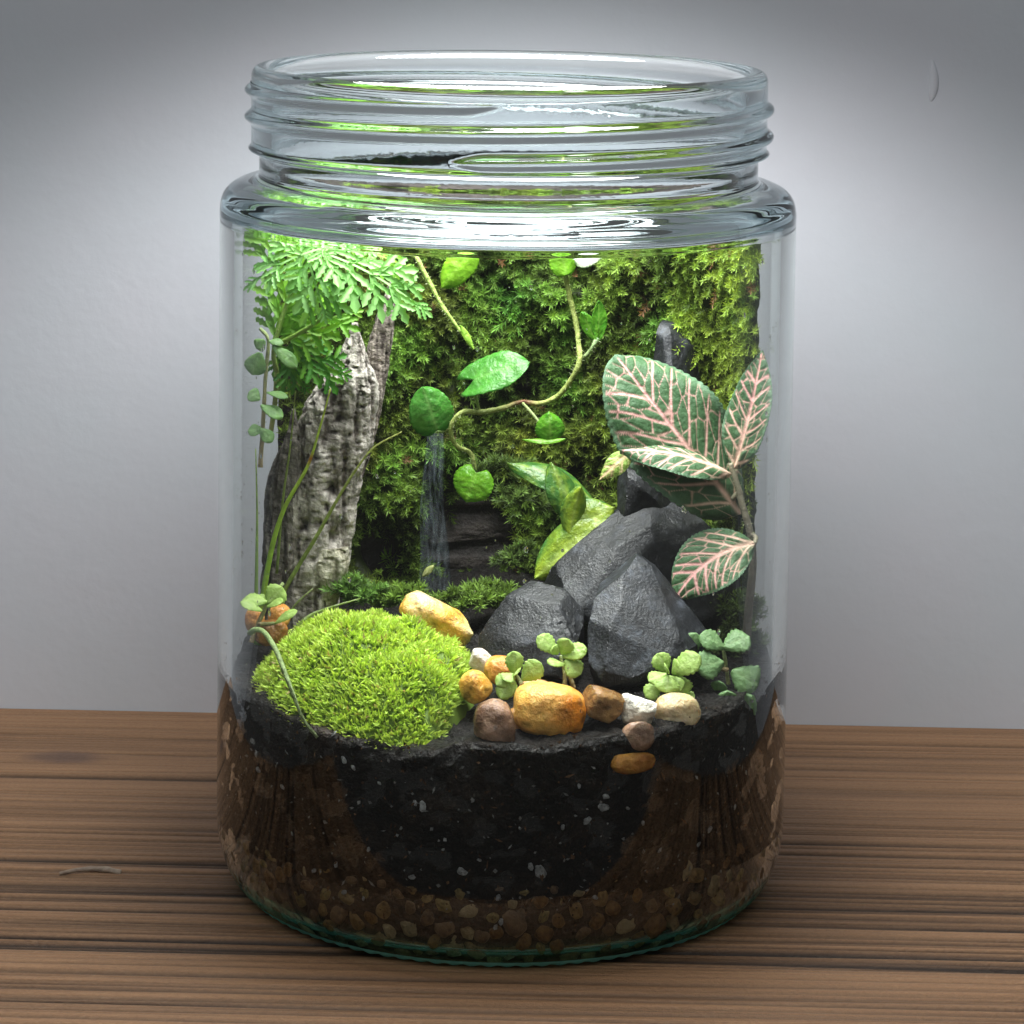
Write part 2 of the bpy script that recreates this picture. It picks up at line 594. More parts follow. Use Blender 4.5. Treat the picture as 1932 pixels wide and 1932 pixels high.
def stone_shape(rad, rot, seed, lump=0.12, facet=0.0, pw=2.3, rough=0.02, sub=ICO4):
    v = sub[0].copy()
    rr = (np.abs(v) ** pw).sum(1) ** (-1.0 / pw)
    v = v * rr[:, None]
    if facet > 0:
        rg = np.random.default_rng(seed)
        for _ in range(9):
            n_ = rg.normal(size=3)
            n_ /= np.linalg.norm(n_)
            d = rg.uniform(0.62, 0.9)
            h = v @ n_ - d
            v = v - np.outer(np.where(h > 0, h, 0) * facet, n_)
    k = np.array([fr(p, 1.1, 3, seed * 3.7) for p in v])
    k2 = np.array([fr(p, 5.0, 3, seed * 1.3) for p in v])
    v = v * (1 + lump * k + rough * k2)[:, None]
    v = v * np.array(rad)
    return v @ rotm(*rot).T, k, k2


def stone_col(v, c0, c1, seed, sc_=1.6, pits=0.0):
    out = []
    for p in v:
        m = min(1, max(0, 0.5 + 1.15 * fr(p, sc_, 5, seed)))
        c = [a + (b - a) * m for a, b in zip(c0, c1)]
        if pits and fr(p, 6.0, 3, seed + 8) > 0.62 - pits:
            c = [x * 0.45 for x in c]
        out.append(c)
    return out


def pebble(label, u, v, y, w, h, c0, c1, seed, dep=None, rot=(0, 0, 0), mat=None, name='pebble', lump=0.12, facet=0.0, pw=2.3, pits=0.0, cat='pebble', sc_=1.6, rough=0.02):
    c = P(u, v, y)
    k = (CD + y) / F
    rx, rz = w * 0.5 * k, h * 0.5 * k
    ry = (dep if dep else min(w, h) * 1.0) * 0.5 * k
    vv, _, _ = stone_shape((rx, ry, rz), rot, seed, lump, facet, pw, rough)
    vv = vv + np.array(c)
    o = mesh(name, vv, ICO4[1], mat or STONE_M, col=stone_col(vv, c0, c1, seed, sc_, pits), org=(c.x, c.y, c.z - rz))
    return tag(o, label, cat)


YEL = ((0.55, 0.27, 0.055), (0.72, 0.50, 0.20))
pebble('large pale yellow quartz pebble resting behind the bright moss cushion', 827, 1166, -1.0, 152, 74, (0.66, 0.36, 0.06), (0.82, 0.64, 0.32), 3, dep=80, rot=(10, 28, 0), facet=0.75, lump=0.08, pw=2.8, pits=0.15)
pebble('small translucent golden pebble above the round brown pebble', 894, 1296, -3.6, 66, 66, (0.64, 0.29, 0.03), (0.82, 0.54, 0.14), 5, rot=(0, 35, 0), facet=0.6, lump=0.1, pits=0.12)
pebble('flat off-white stone chip touching the right edge of the moss cushion', 906, 1245, -2.8, 52, 46, (0.62, 0.50, 0.40), (0.76, 0.68, 0.58), 8, rot=(0, 40, 10), facet=0.8, lump=0.06, mat=ROUGH_M)
pebble('orange pebble half hidden behind the seedling left of the black rocks', 945, 1262, -2.95, 62, 56, (0.60, 0.25, 0.04), (0.76, 0.42, 0.10), 12, lump=0.1)
pebble('round dark brown pebble sunk in the soil below the golden pebble', 933, 1368, -4.66, 80, 108, (0.16, 0.085, 0.05), (0.34, 0.20, 0.13), 14, dep=70, rot=(0, -8, 0), lump=0.07, pits=0.1, sc_=3.0)
pebble('big orange and yellow pebble at the front of the pebble row', 1034, 1336, -4.2, 138, 100, (0.66, 0.22, 0.012), (0.80, 0.46, 0.11), 21, dep=100, rot=(0, 6, 0), lump=0.07, pw=2.7, pits=0.12, sc_=0.9)
pebble('brown square-cut pebble leaning between the orange and the white stone', 1137, 1329, -4.0, 84, 66, (0.20, 0.10, 0.03), (0.42, 0.24, 0.08), 25, dep=70, rot=(8, 24, 22), facet=0.9, lump=0.05, pw=5.0, pits=0.1)
pebble('rough chalk-white stone right of the brown square-cut pebble', 1196, 1336, -4.0, 80, 66, (0.62, 0.54, 0.42), (0.82, 0.77, 0.66), 29, dep=64, rot=(0, 12, 0), facet=0.85, lump=0.10, mat=ROUGH_M, pits=0.12, rough=0.04)
pebble('glossy cream pebble under the seedling at the right of the row', 1270, 1339, -3.7, 86, 70, (0.55, 0.38, 0.16), (0.80, 0.72, 0.52), 33, dep=66, lump=0.06, sc_=0.8)
pebble('dull reddish brown pebble buried below the chalk-white stone', 1200, 1386, -4.50, 64, 56, (0.20, 0.12, 0.08), (0.32, 0.20, 0.13), 37, dep=40, lump=0.08)
pebble('oval amber pebble pressed against the glass below the pebble row', 1189, 1436, -4.60, 92, 42, (0.34, 0.13, 0.02), (0.56, 0.27, 0.05), 41, dep=36, rot=(0, 2, 27), lump=0.05, pw=2.6)
pebble('small tan pebble tucked behind the big orange pebble', 1010, 1298, -3.5, 60, 40, (0.45, 0.24, 0.10), (0.62, 0.40, 0.2), 44, lump=0.08)
pebble('small russet pebble between the brown round and big orange pebbles', 972, 1360, -4.2, 34, 60, (0.36, 0.15, 0.05), (0.5, 0.26, 0.1), 45, dep=40, lump=0.08)
pebble('orange pebble behind the seedling at the left glass wall', 527, 1160, -0.4, 44, 46, (0.58, 0.22, 0.03), (0.72, 0.40, 0.12), 47, lump=0.08)
pebble('dim orange pebble pressed to the left glass wall', 478, 1168, -0.2, 40, 52, (0.50, 0.18, 0.03), (0.62, 0.30, 0.08), 51, dep=34, lump=0.08)
pebble('rust brown pebble below the orange pebbles at the left glass wall', 512, 1192, -0.7, 66, 50, (0.34, 0.15, 0.04), (0.48, 0.24, 0.08), 53, lump=0.08)

t = NT('dark_slate')
at = t.n('Attribute', attribute_name='Col')
s1 = t.n('TexNoise', {'Vector': coords(t, (1500, 1500, 260)), 'Scale': 1.0, 'Detail': 5.0, 'Roughness': 0.7})
s2 = t.n('TexNoise', {'Vector': coords(t), 'Scale': 160.0, 'Detail': 8.0, 'Roughness': 0.75})
s3 = t.n('TexNoise', {'Vector': coords(t), 'Scale': 2200.0, 'Detail': 2.0, 'Roughness': 0.6})
cc0 = mixc(t, 1.0, at.outputs['Color'], ramp(t, s1.outputs[0], [(0.3, (0.55, 0.55, 0.55)), (0.72, (1.7, 1.7, 1.75))]), 'MULTIPLY')
cc0 = mixc(t, 1.0, cc0, ramp(t, s2.outputs[0], [(0.3, (0.5, 0.5, 0.5)), (0.55, (1.0, 1.0, 1.0)), (0.68, (3.2, 3.3, 3.4))]), 'MULTIPLY')
hh = t.n('Math', {0: s1.outputs[0], 1: s3.outputs[0]}, operation='ADD')
bp = t.n('Bump', {'Strength': 1.0, 'Distance': 0.00014, 'Height': hh.outputs[0]})
SLATE_M = t.surf(t.n('BsdfPrincipled', {'Base Color': cc0, 'Roughness': ramp(t, s2.outputs[0], [(0.35, (0.34,) * 3), (0.65, (0.6,) * 3)]), 'Specular IOR Level': 0.45, 'Normal': bp.outputs[0]}).outputs[0])


def rock(label, pts, seed, fine=0.030, strata=0.02, name='slate_rock', cuts=5, tone=0.25, dy=0.0, dv=0.0):
    bm = bmesh.new()
    vs = []
    for (u, v, y) in pts:
        vs.append(bm.verts.new(P(u, v + dv, y + dy)))
    r = bmesh.ops.convex_hull(bm, input=vs)
    junk = [g for g in r['geom_interior'] + r['geom_unused'] if isinstance(g, bmesh.types.BMVert)]
    bmesh.ops.delete(bm, geom=list(set(junk)), context='VERTS')
    bmesh.ops.triangulate(bm, faces=bm.faces[:])
    for _ in range(cuts):
        es = [e for e in bm.edges if e.calc_length() > 0.085]
        if not es:
            break
        bmesh.ops.subdivide_edges(bm, edges=es, cuts=1, use_grid_fill=False)
        bmesh.ops.triangulate(bm, faces=bm.faces[:])
    cen = sum((q.co for q in bm.verts), Vector()) / len(bm.verts)
    rk = random.Random(int(seed * 31))
    for _ in range(26):
        n_ = Vector((rk.gauss(0, 1), rk.gauss(0, 1) - 0.5, rk.gauss(0, 1) + 0.3)).normalized()
        hs = [(q.co - cen).dot(n_) for q in bm.verts]
        lim = max(hs) * rk.uniform(0.86, 0.95)
        for q, h in zip(bm.verts, hs):
            if h > lim:
                q.co -= n_ * (h - lim)
    bm.normal_update()
    cols, new = [], []
    for q in bm.verts:
        p, n_ = q.co, q.normal
        a = fr(p, 1.6, 5, seed)
        b = fr(p, 9.0, 3, seed + 4)
        rid = mn.ridged_multi_fractal(Vector((p.x * 1.1 + seed, p.y * 1.1, p.z * 0.9)), 0.9, 2.0, 4, 1.0, 2.0) - 1.0
        st = math.sin((p.x * 0.5 + p.z * 1.2 - p.y * 0.8) * 9 + 3 * a)
        new.append(p + n_ * (0.016 * a + fine * (0.12 + 0.5 * max(0, mn.noise(p * 1.3 + Vector((seed, 0, 0))))) * b - 0.006 * rid + strata * 0.12 * st))
        k = 0.016 + 0.008 * a + 0.018 * max(0, b) + 0.014 * max(0, -rid)
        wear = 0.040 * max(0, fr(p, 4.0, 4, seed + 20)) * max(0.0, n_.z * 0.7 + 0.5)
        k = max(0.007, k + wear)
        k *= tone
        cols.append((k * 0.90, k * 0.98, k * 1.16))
    for q, p in zip(bm.verts, new):
        q.co = p
    bm.verts.index_update()
    v = np.array([q.co[:] for q in bm.verts])
    f = np.array([[q.index for q in fc.verts] for fc in bm.faces])
    bm.free()
    c = v.mean(0)
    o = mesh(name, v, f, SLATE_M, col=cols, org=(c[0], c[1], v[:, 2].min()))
    o.data.set_sharp_from_angle(angle=math.radians(20))
    return tag(o, label, 'rock')


rock('smooth pointed dark slate rock standing in front, largest of the slates',
     [(1195, 1035, -1.5), (1155, 1058, -1.7), (1122, 1105, -2.1), (1102, 1165, -2.5), (1096, 1235, -2.9), (1100, 1292, -3.1), (1170, 1298, -3.15), (1240, 1285, -3.0),
      (1306, 1240, -2.5), (1338, 1200, -1.9), (1305, 1140, -1.6), (1250, 1078, -1.5), (1218, 1042, -1.45),
      (1120, 1120, -1.2), (1110, 1230, -1.2), (1195, 1040, -0.9), (1300, 1150, -0.8), (1320, 1230, -0.9), (1110, 1300, -1.6), (1150, 1120, -2.35), (1140, 1280, -3.3), (1290, 1225, -2.75)], 1.0, tone=0.60, fine=0.02)
rock('low dark slate rock with a rough knob, left of the pointed slate',
     [(903, 1190, -1.6), (898, 1228, -1.9), (935, 1262, -2.3), (1055, 1292, -2.8), (1098, 1290, -2.9), (1102, 1150, -1.9), (1060, 1100, -1.3), (1022, 1086, -1.1), (996, 1092, -1.2),
      (955, 1122, -1.4), (918, 1165, -1.5), (1000, 1180, -2.2), (1050, 1130, -1.9), (930, 1180, -0.6), (1020, 1095, -0.2), (1100, 1150, -0.5), (950, 1270, -1.0), (1090, 1290, -1.0)], 2.0, fine=0.045)
rock('dark slate slab sloping up behind the pointed slate',
     [(1008, 1098, -0.4), (1060, 1050, -0.2), (1110, 1008, -0.1), (1165, 962, 0.2), (1215, 930, 0.5), (1300, 950, 0.6), (1345, 1010, 0.4), (1400, 1050, 0.3), (1410, 1150, 0.0), (1330, 1210, -0.6),
      (1120, 1180, -1.2), (1040, 1130, -0.9), (1200, 1010, -0.35), (1100, 1010, 1.0), (1200, 930, 1.4), (1330, 980, 1.5), (1400, 1150, 1.2), (1050, 1120, 0.8)], 3.0)
rock('short dark slate spire rising under the largest pink-veined leaf',
     [(1157, 930, 0.6), (1160, 895, 0.75), (1186, 866, 0.9), (1215, 878, 0.9), (1262, 930, 0.8), (1300, 985, 0.6), (1290, 1050, 0.5), (1160, 1000, 0.3), (1200, 900, 0.5), (1190, 872, 1.5), (1280, 960, 1.5), (1170, 1000, 1.3)], 4.0)
rock('slim grey slate spike sticking out of the moss wall at the upper right',
     [(1238, 652, 2.5), (1250, 628, 2.55), (1275, 618, 2.6), (1298, 630, 2.6), (1312, 670, 2.6), (1324, 740, 2.6), (1338, 830, 2.5), (1345, 950, 2.3), (1235, 950, 2.1), (1228, 760, 2.3), (1232, 668, 2.4), (1270, 700, 2.15), (1285, 860, 1.9),
      (1260, 630, 3.1), (1305, 700, 3.2), (1330, 900, 3.0), (1240, 900, 3.0)], 5.0, fine=0.05, dy=-0.95, tone=0.5, dv=-34.0)

# ------------------------------------------------------------------ bark slab against the back of the jar
def back_y(x):
    return math.sqrt(max(0.2, 4.97 ** 2 - x * x))


def lump(x, z):
    return 0.38 + 0.7 * mn.noise(Vector((x * 0.9, 2.0, z * 0.9))) + 0.45 * mn.noise(Vector((x * 2.0, 5.0, z * 2.0)))


def hollow(u, v):
    """how bare the bark is where the moss leaves it open"""
    a = math.exp(-(((u - 880) / 105) ** 2 + ((v - 1015) / 95) ** 2) ** 2)
    b = 0.75 * math.exp(-(((u - 880) / 45) ** 2 + ((v - 755) / 26) ** 2) ** 2)
    c = 0.85 * math.exp(-(((u - 690) / 45) ** 2 + ((v - 1040) / 60) ** 2) ** 2)
    d = 0.8 * math.exp(-(((u - 870) / 60) ** 2 + ((v - 900) / 30) ** 2) ** 2)
    return max(a, b, c, d)


def uv_of(x, y, z):
    cp, sp = math.cos(PITCH), math.sin(PITCH)
    dy, dz = y + CD, z - HC
    w = dy * cp - dz * sp
    a, b = x / w, (-dy * sp - dz * cp) / w
    c, s = math.cos(ROLL), math.sin(ROLL)
    return U0 + F * (a * c - b * s), V0 + F * (a * s + b * c)


TH0, TH1 = math.radians(-66), math.radians(81)
nx_, nz_ = 130, 170
bv, bcol = [], []
for i in range(nz_):
    z = 4.2 + 8.45 * i / (nz_ - 1)
    for j in range(nx_):
        th = TH0 + (TH1 - 0.30 - TH0) * j / (nx_ - 1)
        x = 4.97 * math.sin(th)
        gr = fr((x * 0.5, 0, z * 4.2), 1.0, 4, 3.0)
        r = 4.97 - 0.32 - 0.10 * gr - 0.08 * abs(math.sin(z * 5.2 + 1.3 * gr))
        bv.append((r * math.sin(th), r * math.cos(th), z))
        k = 0.5 + 0.5 * gr
        e = min(1, max(0, (x - 3.9) / 0.5)) * min(1, max(0, (z - 8.5) / 1.0))
        bcol.append((0.018 + 0.03 * k + 0.07 * e * k, 0.015 + 0.022 * k + 0.04 * e * k, 0.014 + 0.018 * k + 0.022 * e * k))
n0 = len(bv)
for i in range(nz_):
    z = 4.2 + 8.45 * i / (nz_ - 1)
    for j in range(nx_):
        th = TH0 + (TH1 - 0.30 - TH0) * j / (nx_ - 1)
        bv.append((4.97 * math.sin(th), 4.97 * math.cos(th), z))
        bcol.append((0.05, 0.035, 0.025))
gf = grid_faces(nz_, nx_)
rim_ = [j for j in range(nx_)] + [i * nx_ + nx_ - 1 for i in range(1, nz_)] + [(nz_ - 1) * nx_ + j for j in range(nx_ - 2, -1, -1)] + [i * nx_ for i in range(nz_ - 2, 0, -1)]
ef = np.array([[rim_[k], rim_[k - 1], rim_[k - 1] + n0, rim_[k] + n0] for k in range(len(rim_))])
BARK_M = attr_mat('dark_bark', rough=0.7, spec=0.4, bump=0.0012, bscale=350.0, var=0.45, vscale=260.0)
bark = mesh('bark_backing', bv, np.vstack([gf, gf[:, ::-1] + n0, ef]), BARK_M, col=bcol, org=(0, 4.5, 4.2))
tag(bark, 'dark charred bark slab lining the back of the jar behind the moss', 'bark', None, 'thing')

# ------------------------------------------------------------------ moss
MOSS_M = attr_mat('moss', rough=0.55, spec=0.3, trans=0.35, tint=(1.15, 1.1, 0.6))


def leaf_cloud(base, dirs, nrm, length, width, col, tipcol=1.25):
    """many pointed leaflets, each a small creased blade: arrays of n"""
    n_ = len(base)
    d = dirs / np.linalg.norm(dirs, axis=1, keepdims=True)
    s = np.cross(d, nrm)
    s /= np.linalg.norm(s, axis=1, keepdims=True) + 1e-9
    up = np.cross(s, d)
    L, W = length[:, None], width[:, None]
    m = base + d * L * 0.45
    v = np.stack([base, m - s * W * 0.5 + up * W * 0.18, m, m + s * W * 0.5 + up * W * 0.18, base + d * L - up * L * 0.12], 1).reshape(-1, 3)
    k = np.arange(n_)[:, None] * 5
    f = np.concatenate([k + np.array([[0, 2, 1]]), k + np.array([[0, 3, 2]]), k + np.array([[1, 2, 4]]), k + np.array([[2, 3, 4]])], 0)
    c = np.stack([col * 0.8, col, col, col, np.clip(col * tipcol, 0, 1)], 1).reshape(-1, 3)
    return v, f, c


def unit(a):
    return a / (np.linalg.norm(a, axis=-1, keepdims=True) + 1e-9)


def shoots(pos, axis, slen, nleaf, llen, lwid, col, spread, rng):
    """leafy moss shoots: leaflets spiralling along a short axis"""
    n_ = len(pos)
    axis = unit(axis)
    ref = unit(rng.normal(size=(n_, 3)))
    e1 = unit(np.cross(axis, ref))
    e2 = np.cross(axis, e1)
    t_ = np.linspace(0.15, 1.0, nleaf)[None, :] * np.ones((n_, 1))
    ph = np.arange(nleaf)[None, :] * 2.39996 + rng.uniform(0, 6.28, (n_, 1))
    droop = slen[:, None] * t_ ** 2 * 0.25
    b = pos[:, None] + axis[:, None] * (slen[:, None] * t_)[..., None]
    b[..., 2] -= droop
    rad = e1[:, None] * np.cos(ph)[..., None] + e2[:, None] * np.sin(ph)[..., None]
    sp = (spread * (1.15 - 0.65 * t_))[..., None]
    d = axis[:, None] * (1.0 - 0.4 * sp) + rad * sp + rng.normal(size=(n_, nleaf, 3)) * 0.12
    nr2 = rad * -0.7 + axis[:, None] * 0.7
    ll = llen[:, None] * (0.75 + 0.5 * rng.random((n_, nleaf))) * (0.7 + 0.4 * np.sin(np.pi * t_))
    lw = np.repeat((lwid)[:, None], nleaf, 1) * (0.8 + 0.4 * rng.random((n_, nleaf)))
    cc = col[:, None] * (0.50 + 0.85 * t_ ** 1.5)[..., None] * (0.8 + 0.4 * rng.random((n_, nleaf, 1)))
    return leaf_cloud(b.reshape(-1, 3), d.reshape(-1, 3), nr2.reshape(-1, 3), ll.ravel(), lw.ravel(), np.clip(cc.reshape(-1, 3), 0, 1))


def cat_clouds(cl):
    vs, fs, cs, k = [], [], [], 0
    for v, f, c in cl:
        vs.append(v)
        fs.append(f + k)
        cs.append(c)
        k += len(v)
    return np.vstack(vs), np.vstack(fs), np.vstack(cs)


# moss sheet over the bark
nx_, nz_ = 150, 150
mv, mc = [], []
for i in range(nz_):
    z = 4.3 + 8.1 * i / (nz_ - 1)
    for j in range(nx_):
        fa = j / (nx_ - 1)
        an = TH0 + (TH1 - TH0) * fa
        x, y0 = 4.97 * math.sin(an), 4.97 * math.cos(an)
        u, v = uv_of(x, y0 - 0.6, z)
        h = hollow(u, v)
        e = min(1, fa / 0.03, ((1 - fa) / 0.14) ** 0.7)
        th = (0.30 + 0.95 * max(0, lump(x, z))) * (1 - h) * e
        if x > 4.45 and z > 9.0:
            th *= max(0.7, 1 - (x - 4.45) / 0.2)
        rr_ = 4.97 - th - 0.05 * fr((x, 0, z), 4, 3)
        mv.append((rr_ * math.sin(an), rr_ * math.cos(an), z))
        k = 0.5 + 0.5 * fr((x, 0, z), 2.0, 3, 7.0)
        mc.append((0.020 + 0.022 * k, 0.030 + 0.03 * k, 0.008))
moss = thing('moss', 'deep green shaggy moss covering the bark at the back of the jar', 'moss', (0, 4.0, 4.4), None, 'stuff')
sheet = mesh('moss_sheet', mv, grid_faces(nz_, nx_), MOSS_M, moss, col=mc)
tag(sheet, kind='stuff')
mv = np.array(mv).reshape(nz_, nx_, 3)

rng = np.random.default_rng(42)
NS = 10500
gi = rng.uniform(0, nz_ - 2, NS)
gj = rng.uniform(0, nx_ - 2, NS)
ii, jj = gi.astype(int), gj.astype(int)
pos = mv[ii, jj] + (mv[ii + 1, jj] - mv[ii, jj]) * (gi - ii)[:, None] + (mv[ii, jj + 1] - mv[ii, jj]) * (gj - jj)[:, None]
keep, colr, sl, ll, lw, ax, spd, typ = [], [], [], [], [], [], [], []
for q in range(NS):
    x, y, z = pos[q]
    u, v = uv_of(x, y, z)
    h = hollow(u, v)
    bare = False
    thin = 0.5 + 0.5 * fr((x, 0, z), 0.9, 3, 12.0)
    ok = rng.random() > h * 1.3 and (not bare or rng.random() < 0.5) and rng.random() < 0.35 + 1.0 * thin
    keep.append(ok)
    feather = 1.0 if (u > 1290 and v < 960 and rng.random() < 0.8) else 0.0
    br = 0.5 + 0.5 * fr((x, 0, z), 1.1, 3, 20.0)
    yl = 0.5 + 0.5 * fr((x, 0, z), 0.8, 2, 31.0)
    dn = min(1.0, max(0.0, (v - 760) / 260))
    c = np.array([0.075 + 0.17 * yl * br, 0.105 + 0.16 * br, 0.018 + 0.02 * br]) * (0.35 + 1.35 * br)
    if feather:
        c = c * 0.5 + np.array([0.23, 0.31, 0.045]) * (0.5 + 0.5 * br)
    if v < 520 and rng.random() < 0.5:
        c = c * 0.6 + np.array([0.14, 0.24, 0.05]) * 0.6
    if rng.random() < 0.012:
        c = np.array([0.20, 0.11, 0.05])
    colr.append(c)
    typ.append(feather)
    sl.append(rng.uniform(0.18, 0.55) * (1.25 if feather else 1))
    ll.append(rng.uniform(0.09, 0.19) * (0.75 + 0.6 * br))
    lw.append(rng.uniform(0.018, 0.034))
    ax.append((rng.normal() * 0.4 - x * 0.09, -1.0, (0.35 if not feather else -0.25) + rng.normal() * 0.55))
keep = np.array(keep)
fz = np.array(typ) > 0.5
allc = []
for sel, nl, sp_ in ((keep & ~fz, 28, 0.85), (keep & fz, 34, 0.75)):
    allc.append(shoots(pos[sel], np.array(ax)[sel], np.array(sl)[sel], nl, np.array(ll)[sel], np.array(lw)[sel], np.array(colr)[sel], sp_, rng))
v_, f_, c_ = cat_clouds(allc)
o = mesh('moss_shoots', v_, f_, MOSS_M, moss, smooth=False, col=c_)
tag(o, kind='stuff')


def moss_tuft(label, spots, n_, col, seed, ln=(0.25, 0.5), name='moss_tuft'):
    rg = np.random.default_rng(seed)
    ps, axs = [], []
    for q in range(n_):
        u, v, y, ru, rv = spots[rg.integers(len(spots))]
        a, r = rg.uniform(0, 6.28), math.sqrt(rg.random())
        c = P(u, v, y)
        k = (CD + y) / F
        p = np.array([c.x + ru * k * r * math.cos(a), c.y + 0.5 * ru * k * r * math.sin(a), c.z + rv * k * (1 - r * r) - rv * k * 0.3])
        ps.append(p)
        axs.append((math.cos(a) * r * 0.9 + rg.normal() * 0.2, -0.45 + math.sin(a) * r * 0.5, 0.85 + rg.normal() * 0.2))
    ps = np.array(ps)
    br = 0.6 + 0.6 * rg.random((n_, 1))
    cl = shoots(ps, np.array(axs), rg.uniform(ln[0], ln[1], n_), 24, rg.uniform(0.14, 0.24, n_), rg.uniform(0.03, 0.05, n_), np.array(col)[None] * br, 0.8, rg)
    o_ = mesh(name, cl[0], cl[1], MOSS_M, smooth=False, col=cl[2], org=ps.mean(0))
    return tag(o_, label, 'moss')


moss_tuft('low green moss tuft behind the pale yellow quartz pebble', [(765, 1140, 0.9, 40, 18), (885, 1148, 0.9, 50, 24), (925, 1135, 1.2, 40, 20)], 150, (0.115, 0.19, 0.03), 1)
moss_tuft('small pale moss tuft at the foot of the driftwood', [(660, 1122, 0.9, 34, 16), (700, 1135, 0.9, 34, 14)], 46, (0.13, 0.24, 0.05), 2)
moss_tuft('dim olive moss clump between the slates and the right glass wall', [(1392, 1160, 0.0, 30, 30), (1398, 1215, -0.3, 30, 34), (1375, 1230, -0.4, 30, 20)], 130, (0.075, 0.12, 0.03), 3)
moss_tuft('dark moss tuft hanging beside the variegated leaf', [(975, 955, 2.3, 60, 30), (950, 900, 2.4, 50, 20), (990, 1060, 2.0, 34, 20)], 90, (0.12, 0.19, 0.045), 4)

# bright cushion of short moss at the front left
CUSH = thing('moss_cushion', 'bright lime green mound of short-bladed moss at the front left', 'moss', (-2.75, -2.2, 4.4))


def cush_z(x, y):
    dx, dy = (x + 2.70) / 2.42, (y + 2.30) / 2.85
    r2 = dx * dx + dy * dy
    gw = min(1.0, max(0.0, (4.99 - math.hypot(x, y)) / 1.9))
    z = 3.88 + 1.66 * math.sqrt(max(0.0, 1 - min(1, r2) ** 1.15)) * (1 - (1 - gw) ** 2.2) ** 0.75
    z += (0.26 * mn.noise(Vector((x * 1.2, y * 1.2, 0))) + 0.22 * mn.noise(Vector((x * 2.4, y * 2.4, 4)))) * min(1, gw * 2)
    return z, r2


cv, cc_ = [], []
nn = 60
for i in range(nn):
    for j in range(96):
        r = i / (nn - 1)
        a = 2 * math.pi * j / 96
        x, y = -2.70 + 2.42 * r * math.cos(a), -2.30 + 2.85 * r * math.sin(a)
        rr = math.hypot(x, y)
        if rr > 4.9:
            x, y = x * 4.9 / rr, y * 4.9 / rr
        z, _ = cush_z(x, y)
        cv.append((x, y, z - 0.1))
        cc_.append((0.16, 0.25, 0.04))
mesh('mound', cv, grid_faces(nn, 96, True), MOSS_M, CUSH, col=cc_)
rng = np.random.default_rng(9)
NB = 17000
bb, bd, bl, bw, bc2 = [], [], [], [], []
while len(bb) < NB:
    a, r = rng.uniform(0, 6.283), math.sqrt(rng.random())
    x, y = -2.70 + 2.42 * r * math.cos(a), -2.30 + 2.85 * r * math.sin(a)
    if math.hypot(x, y) > 4.95 or x > -0.55 - 0.12 * (y + 2.3) ** 2:
        continue
    z, r2 = cush_z(x, y)
    zx, zy = cush_z(x + 0.05, y)[0], cush_z(x, y + 0.05)[0]
    n_ = np.array([-(zx - z) / 0.05, -(zy - z) / 0.05, 1.0])
    n_ /= np.linalg.norm(n_)
    cl = mn.noise(Vector((x * 4.0, y * 4.0, z * 4)))
    if cl < -0.42 and rng.random() < 0.7:
        continue
    tilt = np.array([mn.noise(Vector((x * 3, y * 3, 1))), mn.noise(Vector((x * 3, y * 3, 9))), 0]) * 0.9
    d = n_ + tilt + rng.normal(size=3) * 0.48 + np.array([0, 0, 0.2])
    bb.append((x, y, z - 0.11))
    bd.append(d)
    bl.append(rng.uniform(0.09, 0.20))
    bw.append(rng.uniform(0.040, 0.068))
    m = 0.5 + 0.5 * fr((x, y, z), 1.2, 3, 2.0)
    col_ = np.array([0.44 + 0.10 * m, 0.66 + 0.06 * m, 0.09 + 0.05 * m]) * rng.uniform(0.65, 1.15)
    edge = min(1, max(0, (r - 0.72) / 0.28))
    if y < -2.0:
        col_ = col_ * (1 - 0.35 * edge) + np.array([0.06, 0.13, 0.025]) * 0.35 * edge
    if rng.random() < 0.045:
        col_ = np.array([0.48, 0.40, 0.16]) * rng.uniform(0.5, 1.1)
    bc2.append(col_)
bb, bd = np.array(bb), unit(np.array(bd))
ref = rng.normal(size=bb.shape)
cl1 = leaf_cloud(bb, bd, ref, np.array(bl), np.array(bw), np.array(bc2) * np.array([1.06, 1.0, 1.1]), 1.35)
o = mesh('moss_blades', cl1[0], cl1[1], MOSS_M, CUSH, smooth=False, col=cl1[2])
tag(o, kind='stuff')

# ------------------------------------------------------------------ driftwood
DRIFT_M = attr_mat('weathered_wood', rough=0.8, spec=0.25, bump=0.0016, bscale=420.0, var=0.5, vscale=520.0)
drift = thing('driftwood', 'pale grey weathered driftwood standing upright with a forked top', 'driftwood', P(600, 1150, 1.4))


